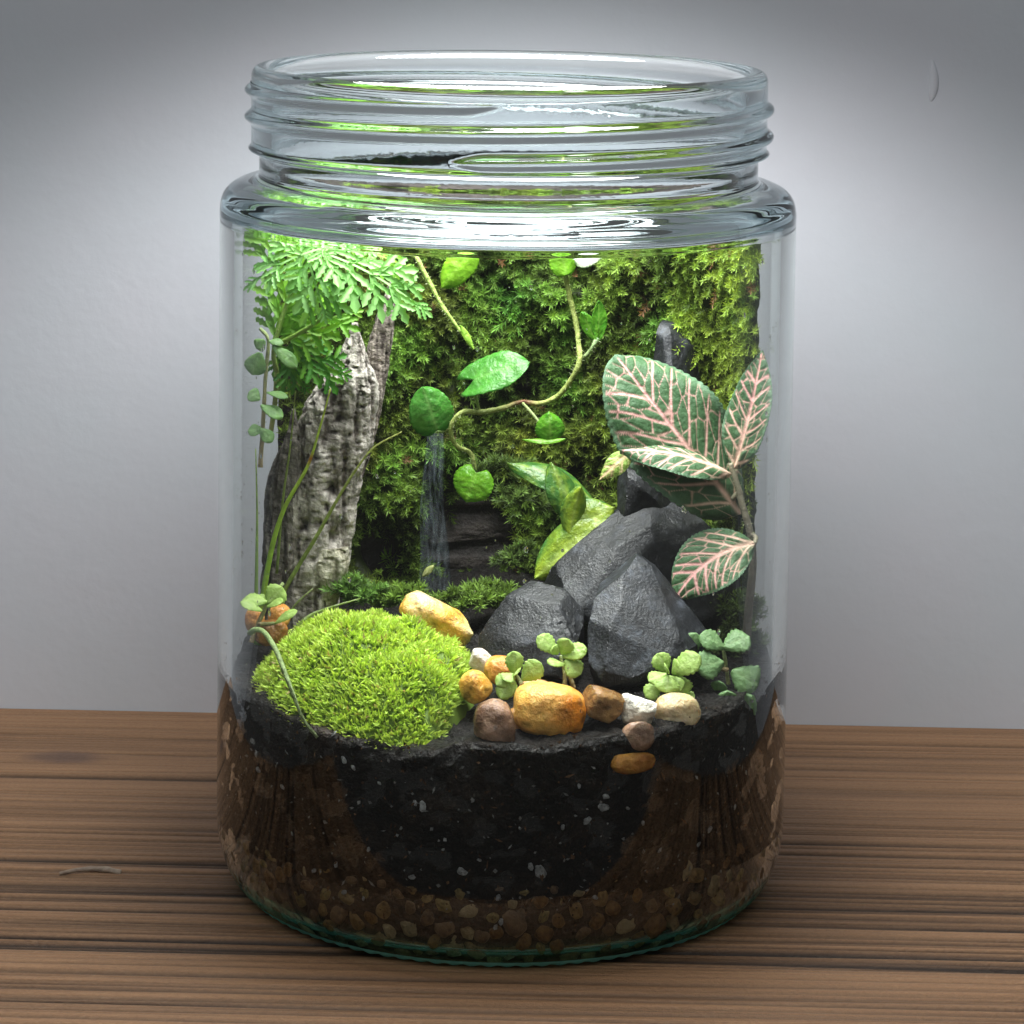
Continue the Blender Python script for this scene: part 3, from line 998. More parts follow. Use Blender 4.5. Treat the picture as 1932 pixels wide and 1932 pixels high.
def plank_shape(name, rows, seed, c0, c1, depth, nseg=30, grooves=1.0, holes=()):
    """rows: (v, u_left, u_right, y_left, y_right) from top to bottom; a rounded slab of real thickness"""
    rows = np.array(rows, float)
    rows = catmull(rows, 26)
    vs, cs = [], []
    for (v, ul, ur, yl, yr) in rows:
        for k in range(nseg):
            a = 2 * math.pi * k / nseg
            ca, sa = math.cos(a), math.sin(a)
            s = 0.5 + 0.5 * math.copysign(abs(ca) ** 0.7, ca)
            u = ul + (ur - ul) * s
            y = yl + (yr - yl) * s
            p = P(u, v, y)
            wcm = (ur - ul) * (CD + y) / F
            dd = min(depth, 0.3 * wcm + 0.05)
            p.y += dd * math.copysign(abs(sa) ** 0.6, sa)
            g = fr((p.x * 3.5, p.y * 3.5, p.z * 0.55), 1.0, 4, seed)
            g2 = fr(p, 3.5, 5, seed + 5)
            g3 = fr((p.x * 16, p.y * 16, p.z * 2.2), 1.0, 3, seed + 2)
            pit = max(0, fr(p, 8.0, 3, seed + 11) - 0.35)
            rg_ = mn.ridged_multi_fractal(Vector((p.x * 2.4 + seed, p.y * 2.0, p.z * 0.45)), 0.9, 2.1, 4, 1.0, 2.0) - 1.1
            off = 0.06 * g + 0.025 * g2 + 0.030 * g3 - 0.20 * pit - 0.14 * max(0, rg_) * grooves
            for (hu, hv, hr) in holes:
                d2 = ((u - hu) / hr) ** 2 + ((v - hv) / (hr * 1.5)) ** 2
                if sa < 0:
                    off -= 0.28 * math.exp(-d2 * 1.5)
            n_ = Vector((ca * 0.6, sa, 0)).normalized()
            p += n_ * off * min(1.0, wcm)
            vs.append(p[:])
            m = min(1, max(0, 0.66 + 0.22 * g + 0.24 * g2 + 0.6 * g3 - 1.4 * pit - 0.75 * max(0, rg_)))
            cs.append([q0_ + (q1_ - q0_) * m for q0_, q1_ in zip(c0, c1)])
    nrw = len(rows)
    f = grid_faces(nrw, nseg, True).tolist()
    f.append(list(range(nseg))[::-1])
    f.append(list(range((nrw - 1) * nseg, nrw * nseg)))
    return mesh(name, vs, f, DRIFT_M, drift, col=cs)


plank_shape('trunk', [(608, 662, 674, 1.2, 1.2), (640, 650, 682, 1.2, 1.2), (690, 628, 700, 1.2, 1.2), (735, 588, 712, 1.2, 1.25), (790, 560, 706, 1.15, 1.3), (850, 545, 694, 1.1, 1.3),
                      (920, 530, 676, 1.1, 1.3), (1000, 520, 662, 1.1, 1.3), (1060, 512, 656, 1.1, 1.25), (1120, 505, 640, 1.1, 1.2), (1190, 500, 630, 1.1, 1.2)],
            3.0, (0.075, 0.06, 0.05), (0.50, 0.455, 0.41), 0.42, nseg=130, holes=((627, 915, 9), (630, 1003, 10), (575, 980, 6), (640, 780, 7)))
plank_shape('prong', [(520, 736, 746, 1.75, 1.75), (545, 728, 748, 1.75, 1.75), (600, 706, 744, 1.7, 1.7), (660, 690, 738, 1.7, 1.7), (720, 688, 728, 1.65, 1.65), (780, 686, 716, 1.6, 1.6), (850, 678, 700, 1.55, 1.55), (900, 660, 684, 1.5, 1.5)],
            6.0, (0.055, 0.042, 0.036), (0.34, 0.29, 0.25), 0.30, nseg=80)
plank_shape('side_shard', [(770, 547, 553, 0.95, 0.95), (800, 540, 560, 0.95, 0.95), (835, 528, 568, 0.9, 0.95), (875, 508, 566, 0.9, 0.95), (940, 492, 556, 0.85, 0.9), (1020, 488, 552, 0.8, 0.9), (1100, 484, 556, 0.8, 0.9), (1190, 480, 560, 0.8, 0.9)],
            9.0, (0.03, 0.025, 0.02), (0.17, 0.15, 0.13), 0.25, nseg=80)
plank_shape('knob', [(1030, 598, 656, 0.95, 1.0), (1055, 592, 660, 0.9, 0.95), (1090, 598, 652, 0.9, 0.95), (1125, 608, 640, 0.95, 0.95), (1150, 614, 630, 1.0, 1.0)],
            12.0, (0.20, 0.18, 0.12), (0.58, 0.54, 0.44), 0.22, nseg=80)

# ------------------------------------------------------------------ leaves and stems
LEAF_M = attr_mat('green_leaf', rough=0.25, spec=0.5, trans=0.38, tint=(1.25, 1.3, 0.45), bump=0.0007, bscale=420.0, var=0.26, vscale=330.0)
MATT_M = attr_mat('downy_leaf', rough=0.42, spec=0.5, trans=0.32, tint=(1.2, 1.3, 0.5), bump=0.0005, bscale=700.0, var=0.14, vscale=400.0)
STEM_M = attr_mat('plant_stem', rough=0.5, spec=0.4, trans=0.15, tint=(1.1, 1.1, 0.6), bump=0.0006, bscale=900.0, var=0.2, vscale=500.0)
CAMN = Vector((0, -0.86, 0.5))


def path(pts, n):
    return catmull([tuple(p) for p in pts], n)


def tube(name, pts, r0, r1, col0, col1, parent, mat=None, seg=8, n=8, flat=1.0, hair=0, rough=0.0, colf=None):
    """tapered stem along points (cm)"""
    p = path(pts, n)
    m = len(p)
    vs, cs = [], []
    prev = None
    for i in range(m):
        t_ = i / (m - 1)
        tg = Vector(p[min(m - 1, i + 1)] - p[max(0, i - 1)]).normalized()
        e1 = tg.cross(Vector((0, -1, 0.2)))
        if e1.length < 1e-4:
            e1 = Vector((1, 0, 0))
        e1.normalize()
        e2 = tg.cross(e1)
        r = r0 + (r1 - r0) * t_
        for k in range(seg):
            a = 2 * math.pi * k / seg
            q = Vector(p[i]) + (e1 * math.cos(a) + e2 * (math.sin(a) * flat)) * (r * (1 + rough * mn.noise(Vector(p[i]) * 6 + Vector((a, 0, 0)))))
            vs.append(q[:])
            c = [a_ + (b_ - a_) * t_ for a_, b_ in zip(col0, col1)]
            if colf:
                c = colf(t_, c)
            cs.append(c)
    f = grid_faces(m, seg, True).tolist()
    f.append(list(range(seg))[::-1])
    f.append(list(range((m - 1) * seg, m * seg)))
    if hair:
        rg = random.Random(hair)
        nv = len(vs)
        for _ in range(hair):
            i = rg.randrange(m)
            a = rg.uniform(0, 6.28)
            b = vs[i * seg + rg.randrange(seg)]
            d = (Vector(b) - Vector(p[i])).normalized() * rg.uniform(0.03, 0.07) + Vector((rg.gauss(0, .012), rg.gauss(0, .012), rg.gauss(0, .012)))
            w = Vector((rg.gauss(0, 1), rg.gauss(0, 1), rg.gauss(0, 1))).normalized() * 0.005
            k0 = len(vs)
            vs += [(Vector(b) - w)[:], (Vector(b) + w)[:], (Vector(b) + d)[:]]
            cs += [(0.5, 0.55, 0.3)] * 3
            f.append((k0, k0 + 1, k0 + 2))
    return mesh(name, vs, f, mat or STEM_M, parent, col=cs)


def w_oval(t_, p=1.0, base=0.0):
    return max(0.0, math.sin(math.pi * min(1, max(0, t_)) ** p)) ** 0.72 + base * (1 - t_)


def w_heart(t_):
    return (max(0.0, 1 - ((t_ - 0.36) / 0.64) ** 2) ** 0.62 if t_ > 0.36 else max(0.0, 1 - ((0.36 - t_) / 0.38) ** 2) ** 0.42)


def w_obov(t_):
    return 0.16 * (1 - t_) + max(0.0, math.sin(math.pi * t_ ** 1.55)) ** 0.60 * 0.98


def w_lance(t_):
    return max(0.0, math.sin(math.pi * t_ ** 0.85)) ** 0.95


def leaf_grid(base, tip, width, nrm, wf, nu=22, nv=13, bend=0.1, cup=0.15, wave=0.0, tooth=0.0, nt=9, fold=0.0, seed=0.0, side_bend=0.0, lobe_=0.0, quilt=0.0):
    base, tip, nrm = Vector(base), Vector(tip), Vector(nrm).normalized()
    ax = tip - base
    L = ax.length
    sd = ax.normalized().cross(nrm).normalized()
    nn_ = sd.cross(ax.normalized()).normalized()
    ctl = (base + tip) * 0.5 + nn_ * (bend * L) + sd * (side_bend * L)
    T, Sg, vs = [], [], []
    for i in range(nu):
        t_ = i / (nu - 1)
        c = base * (1 - t_) ** 2 + ctl * 2 * t_ * (1 - t_) + tip * t_ * t_
        tg = (ctl - base) * 2 * (1 - t_) + (tip - ctl) * 2 * t_
        tg.normalize()
        s_ = tg.cross(nn_).normalized()
        n2 = s_.cross(tg).normalized()
        w = 0.5 * width * wf(t_)
        for j in range(nv):
            s = j / (nv - 1) * 2 - 1
            edge = abs(s) ** 5
            wt = w * (1 + tooth * edge * (abs(math.sin(nt * math.pi * t_ + 0.4)) - 0.5))
            h = -cup * width * s * s + fold * width * abs(s) * 0.5 * wf(t_)
            h += wave * width * math.sin(t_ * 9 + s * 2.0 + seed) * s * s
            if quilt:
                h += quilt * width * abs(math.sin(math.pi * (5 / 0.75) * (t_ - 0.06 - 0.24 * abs(s) ** 1.2))) * (1 - abs(s)) * min(1, abs(s) * 6)
            h += 0.02 * width * mn.noise(Vector((t_ * 5 + seed, s * 2.5, seed)))
            vs.append((c + s_ * (s * wt) + n2 * h - tg * (lobe_ * L * abs(s) ** 1.3 * (1 - t_) ** 3))[:])
            T.append(t_)
            Sg.append(s)
    return np.array(vs), grid_faces(nu, nv), np.array(T), np.array(Sg), L


def vein_col(T, Sg, c0, c1, vein, nl=5, amt=0.55, seed=0.0):
    """plain leaf pigment: slightly paler midrib and side veins"""
    m = np.array([0.5 + 0.5 * mn.noise(Vector((a * 4 + seed, b * 2, seed))) for a, b in zip(T, Sg)])[:, None]
    c = np.array(c0) * (1 - m) + np.array(c1) * m
    mid = np.exp(-(np.abs(Sg) / 0.10) ** 2)
    lat = np.zeros_like(T)
    for k in range(nl):
        t0 = 0.06 + 0.75 * k / nl
        lat = np.maximum(lat, np.exp(-((T - t0 - 0.24 * np.abs(Sg) ** 1.2) / 0.022) ** 2) * (1 - 0.6 * np.abs(Sg)))
    k = np.clip(np.maximum(mid, lat * 0.7) * amt, 0, 1)[:, None]
    return c * (1 - k) + np.array(vein) * k


def solid(o, th=0.012):
    md = o.modifiers.new('thickness', 'SOLIDIFY')
    md.thickness = th * S
    md.offset = 0.0
    return o


def leaf(parent, buv, tuv, wpx, y, c0, c1, vein, wf=w_oval, nrm=None, dy=0.0, mat=None, amt=0.5, name='leaf', **kw):
    b = P(buv[0], buv[1], y)
    tp = P(tuv[0], tuv[1], y + dy)
    wcm = wpx * (CD + y) / F
    kw.setdefault('nu', 34)
    kw.setdefault('nv', 21)
    kw.setdefault('quilt', 0.010)
    v, f, T, Sg, L = leaf_grid(b, tp, wcm, nrm or CAMN, wf, seed=buv[0] * 0.37, **kw)
    o = mesh(name, v, f, mat or LEAF_M, parent, col=vein_col(T, Sg, c0, c1, vein, amt=amt, seed=tuv[0] * 0.1))
    return solid(o)


# ---- creeping vine with round leaves
G0, G1, GV = (0.045, 0.20, 0.028), (0.09, 0.30, 0.04), (0.22, 0.42, 0.12)
B0, B1, BV = (0.14, 0.36, 0.02), (0.22, 0.46, 0.03), (0.32, 0.52, 0.10)
YV = 2.2
vine = thing('creeping_vine', 'creeping vine with round glossy leaves looping across the moss wall', 'vine', P(1068, 520, YV))


def vcol(t_, c):
    k = math.exp(-((t_ - 0.55) / 0.05) ** 2)
    return [a * (1 - k) + b * k for a, b in zip(c, (0.16, 0.06, 0.025))]


main_uv = [(1066, 505), (1068, 520), (1076, 560), (1088, 610), (1093, 650), (1095, 672), (1090, 692), (1075, 720), (1050, 748), (1015, 760), (985, 757), (950, 768), (905, 776), (875, 775), (856, 790), (850, 815), (862, 840), (886, 852), (897, 886)]
tube('stem', [P(u, v, YV - 0.25 + 0.2 * math.sin(i * 0.8)) for i, (u, v) in enumerate(main_uv)], 0.055, 0.045, (0.30, 0.36, 0.09), (0.36, 0.42, 0.12), vine, hair=330, rough=0.35, n=7, colf=vcol)
tube('stem', [P(1095, 676, YV - .2), P(1108, 668, YV - .25), P(1120, 652, YV - .3), P(1128, 636, YV - .25)], 0.04, 0.045, (0.34, 0.42, 0.16), (0.30, 0.45, 0.2), vine, hair=60, rough=0.3)
tube('stem', [P(905, 776, YV - .2), P(900, 758, YV - .3), P(895, 738, YV - .45)], 0.03, 0.028, (0.32, 0.42, 0.12), (0.25, 0.42, 0.1), vine, hair=30)
tube('stem', [P(986, 759, YV - .2), P(1002, 776, YV - .35), P(1020, 798, YV - .45)], 0.03, 0.03, (0.36, 0.44, 0.16), (0.38, 0.46, 0.2), vine, hair=40)
tube('stem', [P(858, 788, YV - .2), P(842, 808, YV - .3), P(824, 814, YV - .45)], 0.032, 0.03, (0.34, 0.42, 0.12), (0.28, 0.42, 0.1), vine, hair=30)
leaf(vine, (893, 716), (999, 682), 84, YV - 0.5, G0, G1, GV, w_heart, lobe_=0.30, amt=0.4, nu=34, nv=21, bend=0.10, cup=0.05, fold=0.12, wave=0.05, tooth=0.05, dy=-0.15, nrm=(0.1, -0.72, 0.72))
leaf(vine, (824, 810), (796, 728), 86, YV - 0.5, G0, G1, GV, w_heart, lobe_=0.15, amt=0.65, nu=34, nv=21, bend=0.16, cup=0.12, tooth=0.06, dy=-0.1, nrm=(-0.1, -0.75, 0.66))
leaf(vine, (1040, 832), (1036, 775), 56, YV - 0.5, (0.06, 0.26, 0.02), B0, BV, w_heart, bend=0.2, cup=0.2, tooth=0.06)
leaf(vine, (1068, 826), (986, 827), 15, YV - 0.55, B0, B1, BV, w_lance, bend=-0.1, nrm=(0, -0.6, 0.8))
leaf(vine, (898, 890), (880, 946), 80, YV - 0.4, (0.10, 0.34, 0.015), B1, BV, w_heart, lobe_=0.2, bend=0.12, cup=0.1, tooth=0.06, nrm=(0, -0.8, 0.6))
leaf(vine, (1070, 518), (1056, 453), 54, YV - 0.3, B0, B1, BV, w_heart, bend=-0.08, cup=0.1, tooth=0.06, nrm=(0.25, -0.9, 0.3))
leaf(vine, (1083, 486), (1138, 470), 50, YV - 0.45, (0.42, 0.52, 0.36), (0.58, 0.66, 0.5), (0.6, 0.7, 0.5), w_heart, bend=0.05, tooth=0.08, nrm=(0, -0.7, 0.7), mat=MATT_M)
leaf(vine, (1126, 642), (1098, 588), 30, YV - 0.3, (0.07, 0.28, 0.02), B0, BV, w_oval, bend=-0.1, cup=0.1, nrm=(-0.3, -0.9, 0.2))
leaf(vine, (1128, 642), (1130, 566), 34, YV - 0.2, (0.05, 0.26, 0.02), B0, BV, w_oval, bend=0.1, cup=-0.1, nrm=(0.4, -0.85, 0.3))
vine2 = thing('creeping_vine', 'thick hairy yellow-green shoot hanging diagonally above the vine loop', 'vine', P(780, 475, 1.9))
tube('stem', [P(745, 468, 2.2), P(775, 472, 1.9), P(798, 510, 1.75), P(830, 570, 1.65), P(862, 615, 1.6), P(893, 657, 1.6)], 0.055, 0.030, (0.28, 0.36, 0.10), (0.36, 0.52, 0.10), vine2, hair=260, rough=0.3, flat=0.7)
leaf(vine2, (868, 612), (894, 658), 13, 1.52, (0.28, 0.48, 0.06), (0.34, 0.55, 0.08), (0.4, 0.6, 0.12), w_lance, bend=0.05)
leaf(vine2, (893, 468), (832, 542), 58, 2.0, (0.17, 0.40, 0.02), (0.26, 0.50, 0.03), (0.34, 0.56, 0.08), w_heart, bend=0.1, tooth=0.07, nrm=(0.3, -0.7, 0.6))
vine3 = thing('leaf_sprig', 'single bright yellow-green leaf at the top of the moss wall, right of the vine', 'leaf', P(1310, 458, 2.6))
leaf(vine3, (1306, 458), (1348, 448), 24, 2.6, (0.30, 0.50, 0.02), (0.38, 0.55, 0.04), (0.4, 0.6, 0.1), w_oval, bend=0.1)

# ---- variegated leaves in front of the moss, behind the slates
vg = thing('variegated_plant', 'plant with yellow-green variegated leaves rising behind the low slate rock', 'plant', P(1080, 1090, 0.6))


def vari(parent, buv, tuv, wpx, y, dy, band, **kw):
    b, tp = P(buv[0], buv[1], y), P(tuv[0], tuv[1], y + dy)
    v, f, T, Sg, L = leaf_grid(b, tp, wpx * (CD + y) / F, kw.pop('nrm', CAMN), kw.pop('wf', w_oval), nu=46, nv=29, seed=buv[0] * 0.2, **kw)
    c = np.zeros((len(T), 3))
    for i, (t_, s) in enumerate(zip(T, Sg)):
        m = mn.fractal(Vector((t_ * 6 + wpx, s * 3, 2.0)), 1.0, 2.0, 4)
        k = min(1, max(0, band[0] * (1 - abs(s) * 1.3) + 0.5 * m + band[1]))
        c0 = np.array((0.055, 0.16, 0.03)) * (1 - k) + np.array((0.34, 0.44, 0.035)) * k
        mid = math.exp(-(s / 0.16) ** 2) * band[2]
        c[i] = c0 * (1 - mid) + np.array((0.42, 0.52, 0.20)) * mid
    o_ = mesh('leaf', v, f, LEAF_M, parent, col=c)
    return solid(o_)


vari(vg, (1130, 952), (957, 872), 62, 1.1, 0.3, (0.2, 0.05, 0.2), bend=0.24, cup=0.15, nrm=(0.2, -0.7, 0.7))
vari(vg, (1085, 985), (1040, 870), 64, 0.8, 0.2, (0.35, 0.0, 0.25), bend=0.12, cup=0.2, nrm=(0.4, -0.85, 0.3))
vari(vg, (1072, 1000), (1160, 955), 84, 0.55, 0.1, (0.6, 0.35, 0.35), bend=0.10, fold=0.2, nrm=(0, -0.85, 0.5), wf=w_oval)
vari(vg, (1150, 975), (1008, 1090), 104, 0.5, -0.1, (0.7, 0.30, 0.35), bend=0.12, fold=0.15, wave=0.06, nrm=(-0.2, -0.85, 0.45))
vari(vg, (1075, 1010), (1096, 918), 50, 0.45, 0.0, (0.6, 0.4, 0.3), bend=-0.1, cup=0.2, nrm=(0.3, -0.9, 0.3))
tube('stem', [P(1090, 1000, 0.75), P(1100, 1060, 0.8), P(1110, 1130, 0.8)], 0.05, 0.06, (0.3, 0.4, 0.1), (0.25, 0.3, 0.1), vg)

# ---- pink-veined nerve plant
NERVE_M = attr_mat('nerve_plant_leaf', rough=0.5, spec=0.35, trans=0.10, tint=(1.2, 1.2, 0.6), bump=0.0004, bscale=900.0, var=0.16, vscale=700.0)
nerve = thing('nerve_plant', 'nerve plant with dark green leaves netted by pink veins, at the right', 'plant', P(1412, 1120, -0.9))


def nerve_leaf(buv, tuv, wpx, y, dy, seed, wf=None, nrm=CAMN, dens=1.0, under=False, nu=150, nv=121, nl=6, **kw):
    wf = wf or (lambda t_: w_oval(t_, 0.9))
    b, tp = P(buv[0], buv[1], y), P(tuv[0], tuv[1], y + dy)
    wcm = wpx * (CD + y) / F
    v, f, T, Sg, L = leaf_grid(b, tp, wcm, nrm, wf, nu=nu, nv=nv, seed=seed, tooth=0.035, nt=26, **kw)
    W = np.array([wf(t_) for t_ in T]) * 0.5 * wcm
    X_ = T * L
    Y_ = Sg * W
    rg = np.random.default_rng(int(seed * 10))
    d_mid = np.abs(Y_) / (0.042 * (1.25 - T) + 0.008)
    vein = np.exp(-d_mid ** 2.5)
    aw = np.abs(Y_)
    for sgn in (-1, 1):
        for k in range(nl):
            t0 = 0.04 + 0.80 * k / nl + rg.uniform(-0.02, 0.02)
            sl_ = rg.uniform(0.85, 1.15) * 1.05
            xc = t0 * L + aw * sl_ - 0.12 * aw ** 2 + 0.04 * np.sin(aw * 5 + seed + k)
            wd = 0.024 * (1 - 0.70 * np.clip(aw / (0.5 * wcm), 0, 1)) + 0.004
            m = np.exp(-(np.abs(X_ - xc) * 0.70 / wd) ** 2.5) * (Y_ * sgn > 0)
            vein = np.maximum(vein, m)
    # small net between the side veins
    cell = 0.34 / dens
    pts = []
    for gx in np.arange(-cell, L + cell, cell):
        for gy in np.arange(-0.6 * wcm, 0.6 * wcm, cell * 0.8):
            pts.append((gx + rg.uniform(-.36, .36) * cell, gy + rg.uniform(-.36, .36) * cell))
    pts = np.array(pts)
    q = np.stack([X_ - aw * 0.9, Y_], 1)
    qx = pts.copy()
    dd = np.sqrt(((q[:, None, :] - qx[None]) ** 2 * np.array([1.0, 0.72])).sum(-1))
    dd.partition(1, axis=1)
    e = dd[:, 1] - dd[:, 0]
    net = np.exp(-(e / 0.015) ** 2)
    edge = np.clip((np.abs(Sg) - 0.86) / 0.08, 0, 1)
    edge = np.maximum(edge, np.clip((T - 0.965) / 0.02, 0, 1))
    vv = np.clip(np.maximum(vein, net * 0.75), 0, 1) * (1 - edge)
    green = np.array((0.032, 0.088, 0.032))
    g2 = np.array((0.060, 0.130, 0.050))
    m = np.array([0.5 + 0.5 * mn.noise(Vector((a * 7, b_ * 4, seed))) for a, b_ in zip(T, Sg)])[:, None]
    gcol = green * (1 - m) + g2 * m
    gcol = gcol * (1 - edge[:, None]) + np.array((0.09, 0.17, 0.09)) * edge[:, None]
    pink = np.array((0.70, 0.35, 0.33)) * (1 - 0.5 * np.clip(1 - T * 1.6, 0, 1)[:, None]) + np.array((0.62, 0.56, 0.34)) * 0.5 * np.clip(1 - T * 1.6, 0, 1)[:, None]
    if under:
        gcol = gcol * 0.3 + np.array((0.25, 0.38, 0.05)) * 0.7
        pink = pink * 0.5 + np.array((0.5, 0.5, 0.15)) * 0.5
    c = gcol * (1 - vv[:, None]) + pink * vv[:, None]
    # veins are sunk, the green between them swells
    n_ = np.array(Vector(nrm).normalized())
    v = v + n_[None] * (0.012 * (1 - vv) * np.clip(e / 0.1, 0, 1))[:, None]
    o_ = mesh('leaf', v, f, NERVE_M, nerve, col=c)
    return solid(o_, 0.014)


nerve_leaf((1397, 968), (1160, 668), 214, -0.7, 0.5, 1.0, bend=0.12, cup=0.10, wave=0.07, fold=0.10, nrm=(0.05, -0.86, 0.5), wf=lambda t_: max(0, math.sin(math.pi * t_ ** 1.02)) ** 0.50, nl=6, side_bend=-0.04)
nerve_leaf((1382, 885), (1438, 660), 100, -0.8, 0.2, 2.0, bend=0.05, cup=0.05, fold=0.25, wave=0.06, nrm=(-0.62, -0.75, 0.25), dens=1.35, wf=w_lance, nl=6, side_bend=0.08)
nerve_leaf((1378, 892), (1168, 848), 92, -0.95, -0.1, 3.0, bend=0.16, cup=0.14, nrm=(0.0, -0.42, 0.9), dens=1.4, wf=w_lance, nl=5)
nerve_leaf((1192, 848), (1130, 904), 42, -1.05, 0.0, 4.0, bend=0.1, cup=0.1, nrm=(-0.3, -0.85, 0.3), dens=1.8, under=True, nu=60, nv=45, wf=w_lance, nl=3)
nerve_leaf((1418, 1022), (1272, 1128), 124, -1.3, -0.3, 5.0, bend=0.20, cup=0.06, fold=0.1, nrm=(-0.25, -0.80, 0.55), dens=1.5, wf=lambda t_: max(0, math.sin(math.pi * t_ ** 0.9)) ** 0.7, nl=5, side_bend=0.16)
SC0, SC1 = (0.20, 0.17, 0.13), (0.30, 0.27, 0.18)
tube('stem', [P(1376, 872, -0.8), P(1388, 910, -0.85), P(1398, 950, -0.9), P(1412, 1000, -0.95), P(1418, 1060, -0.9), P(1410, 1150, -0.9), P(1405, 1230, -0.9)], 0.050, 0.085, SC1, SC0, nerve, hair=240, n=8)
tube('stem', [P(1398, 950, -0.9), P(1392, 930, -0.75), P(1380, 940, -0.7)], 0.05, 0.05, SC1, SC1, nerve)
tube('stem', [P(1412, 1005, -0.95), P(1422, 1012, -1.1), P(1418, 1024, -1.3)], 0.045, 0.04, SC0, SC1, nerve, hair=30)

# ---- feathery cut-leaved plant at the upper left
FERN_M = attr_mat('feathery_leaf', rough=0.5, spec=0.35, trans=0.34, tint=(1.25, 1.3, 0.45), var=0.12, vscale=400.0)
fern = thing('feathery_plant', 'feathery plant with finely cut silvery green leaves at the upper left', 'plant', P(520, 660, -0.2))


def lobe(b, d, n_, L, w, nt=3):
    """one toothed lobe, 4 x 8 grid"""
    b, d, n_ = Vector(b), Vector(d).normalized(), Vector(n_).normalized()
    s_ = d.cross(n_).normalized()
    vs = []
    for i in range(9):
        t_ = i / 8
        wd = w * (0.30 + 0.70 * math.sin(math.pi * min(1, t_ * 0.86 + 0.04)) ** 0.9) * 0.5
        if t_ > 0.45:
            wd *= 1 + 0.32 * (1 if i % 2 else -1)
        if i == 8:
            wd = w * 0.06
        for j in range(5):
            s = j / 4 * 2 - 1
            vs.append((b + d * (L * t_) + s_ * (wd * s) - n_ * (0.22 * w * s * s * -1 + 0.16 * L * t_ * t_))[:])
    return np.array(vs), grid_faces(9, 5)


def cut_leaf(buv, tuv, wpx, y, dy, c0, c1, nrm=CAMN, npair=6, seed=1, bend=0.12):
    b, tp = P(buv[0], buv[1], y), P(tuv[0], tuv[1], y + dy)
    ax = tp - b
    L = ax.length
    n0_ = Vector(nrm).normalized()
    ad = ax.normalized()
    sd = ad.cross(n0_).normalized()
    n0_ = sd.cross(ad)
    rg = random.Random(seed)
    W = wpx * (CD + y) / F
    vs, fs, cs, k = [], [], [], 0

    def add(p, d, n_, l, w):
        nonlocal k
        v, f = lobe(p, d, n_, l, w)
        m = rg.random()
        base_c = np.array(c0) * (1 - m) + np.array(c1) * m
        sc_ = np.tile(np.array([0.95, 1.05, 1.25, 1.05, 0.95]), 9)[:, None]
        vs.append(v)
        fs.append(f + k)
        cs.append(np.clip(base_c[None] * sc_, 0, 0.9))
        k += len(v)

    for i in range(npair + 1):
        t_ = (i + 0.6) / (npair + 1)
        c = b + ax * t_ + n0_ * (bend * L * 4 * t_ * (1 - t_))
        prof = math.sin(math.pi * min(1, t_ * 0.72 + 0.2)) ** 0.8
        for sg in (-1, 1):
            if i == npair and sg > 0:
                break
            ang = math.radians(rg.uniform(46, 60) * (1 - 0.35 * t_)) if i < npair else 0
            d = ad * math.cos(ang) + sd * (sg * math.sin(ang)) + n0_ * rg.uniform(-0.35, 0.35)
            pl = W * 0.78 * prof * rg.uniform(0.85, 1.12)
            n_ = (n0_ + Vector((rg.gauss(0, .15), rg.gauss(0, .15), rg.gauss(0, .15)))).normalized()
            add(c, d, n_, pl, pl * 0.21)
            e = d.cross(n_).normalized()
            for q in (0.20, 0.48):
                for s2 in (-1, 1):
                    d2 = d.normalized() * math.cos(0.72) + e * (s2 * math.sin(0.72)) + n_ * rg.uniform(-0.25, 0.25)
                    add(c + d.normalized() * (pl * q), d2, n_, pl * 0.56 * (1.15 - q * 0.7), pl * 0.145)
    # rachis
    for i in range(10):
        t0, t1 = i / 10, (i + 1) / 10
        p0 = b + ax * t0 + n0_ * (bend * L * 4 * t0 * (1 - t0))
        p1 = b + ax * t1 + n0_ * (bend * L * 4 * t1 * (1 - t1))
        w = 0.022
        off = n0_ * 0.012
        vs.append(np.array([(p0 - sd * w + off)[:], (p0 + sd * w + off)[:], (p1 + sd * w + off)[:], (p1 - sd * w + off)[:]]))
        fs.append(np.array([[0, 1, 2, 3]]) + k)
        cs.append(np.array([c1] * 4) * 1.1)
        k += 4
    return mesh('leaf', np.vstack(vs), np.vstack(fs), FERN_M, fern, col=np.vstack(cs))


SV0, SV1 = (0.12, 0.30, 0.06), (0.21, 0.40, 0.13)
LG0, LG1 = (0.11, 0.28, 0.02), (0.19, 0.38, 0.035)
cut_leaf((590, 470), (790, 578), 125, -0.9, -0.2, SV0, SV1, nrm=(0.1, -0.72, 0.7), npair=4, seed=1, bend=0.10)
cut_leaf((640, 462), (484, 532), 100, -0.8, -0.1, SV0, SV1, nrm=(-0.1, -0.72, 0.7), npair=3, seed=2)
cut_leaf((580, 478), (612, 585), 105, -1.0, -0.2, SV0, SV1, nrm=(0, -0.85, 0.5), npair=3, seed=3, bend=0.05)
cut_leaf((540, 462), (738, 476), 76, -0.3, 0.0, SV0, (0.34, 0.55, 0.26), nrm=(0, -0.6, 0.8), npair=4, seed=5)
cut_leaf((640, 470), (770, 508), 70, -0.2, 0.3, LG0, LG1, nrm=(0, -0.7, 0.7), npair=3, seed=6)
cut_leaf((512, 650), (560, 520), 125, 0.1, 0.1, LG0, LG1, nrm=(-0.1, -0.85, 0.45), npair=3, seed=7)
cut_leaf((515, 645), (660, 590), 125, 0.2, 0.2, LG0, LG1, nrm=(0, -0.85, 0.5), npair=3, seed=8)
cut_leaf((518, 650), (640, 705), 100, 0.2, 0.2, (0.06, 0.22, 0.03), LG0, nrm=(0, -0.8, 0.55), npair=3, seed=9)
cut_leaf((515, 650), (570, 725), 76, 0.15, 0.2, (0.05, 0.18, 0.03), LG0, nrm=(0, -0.8, 0.55), npair=3, seed=10)
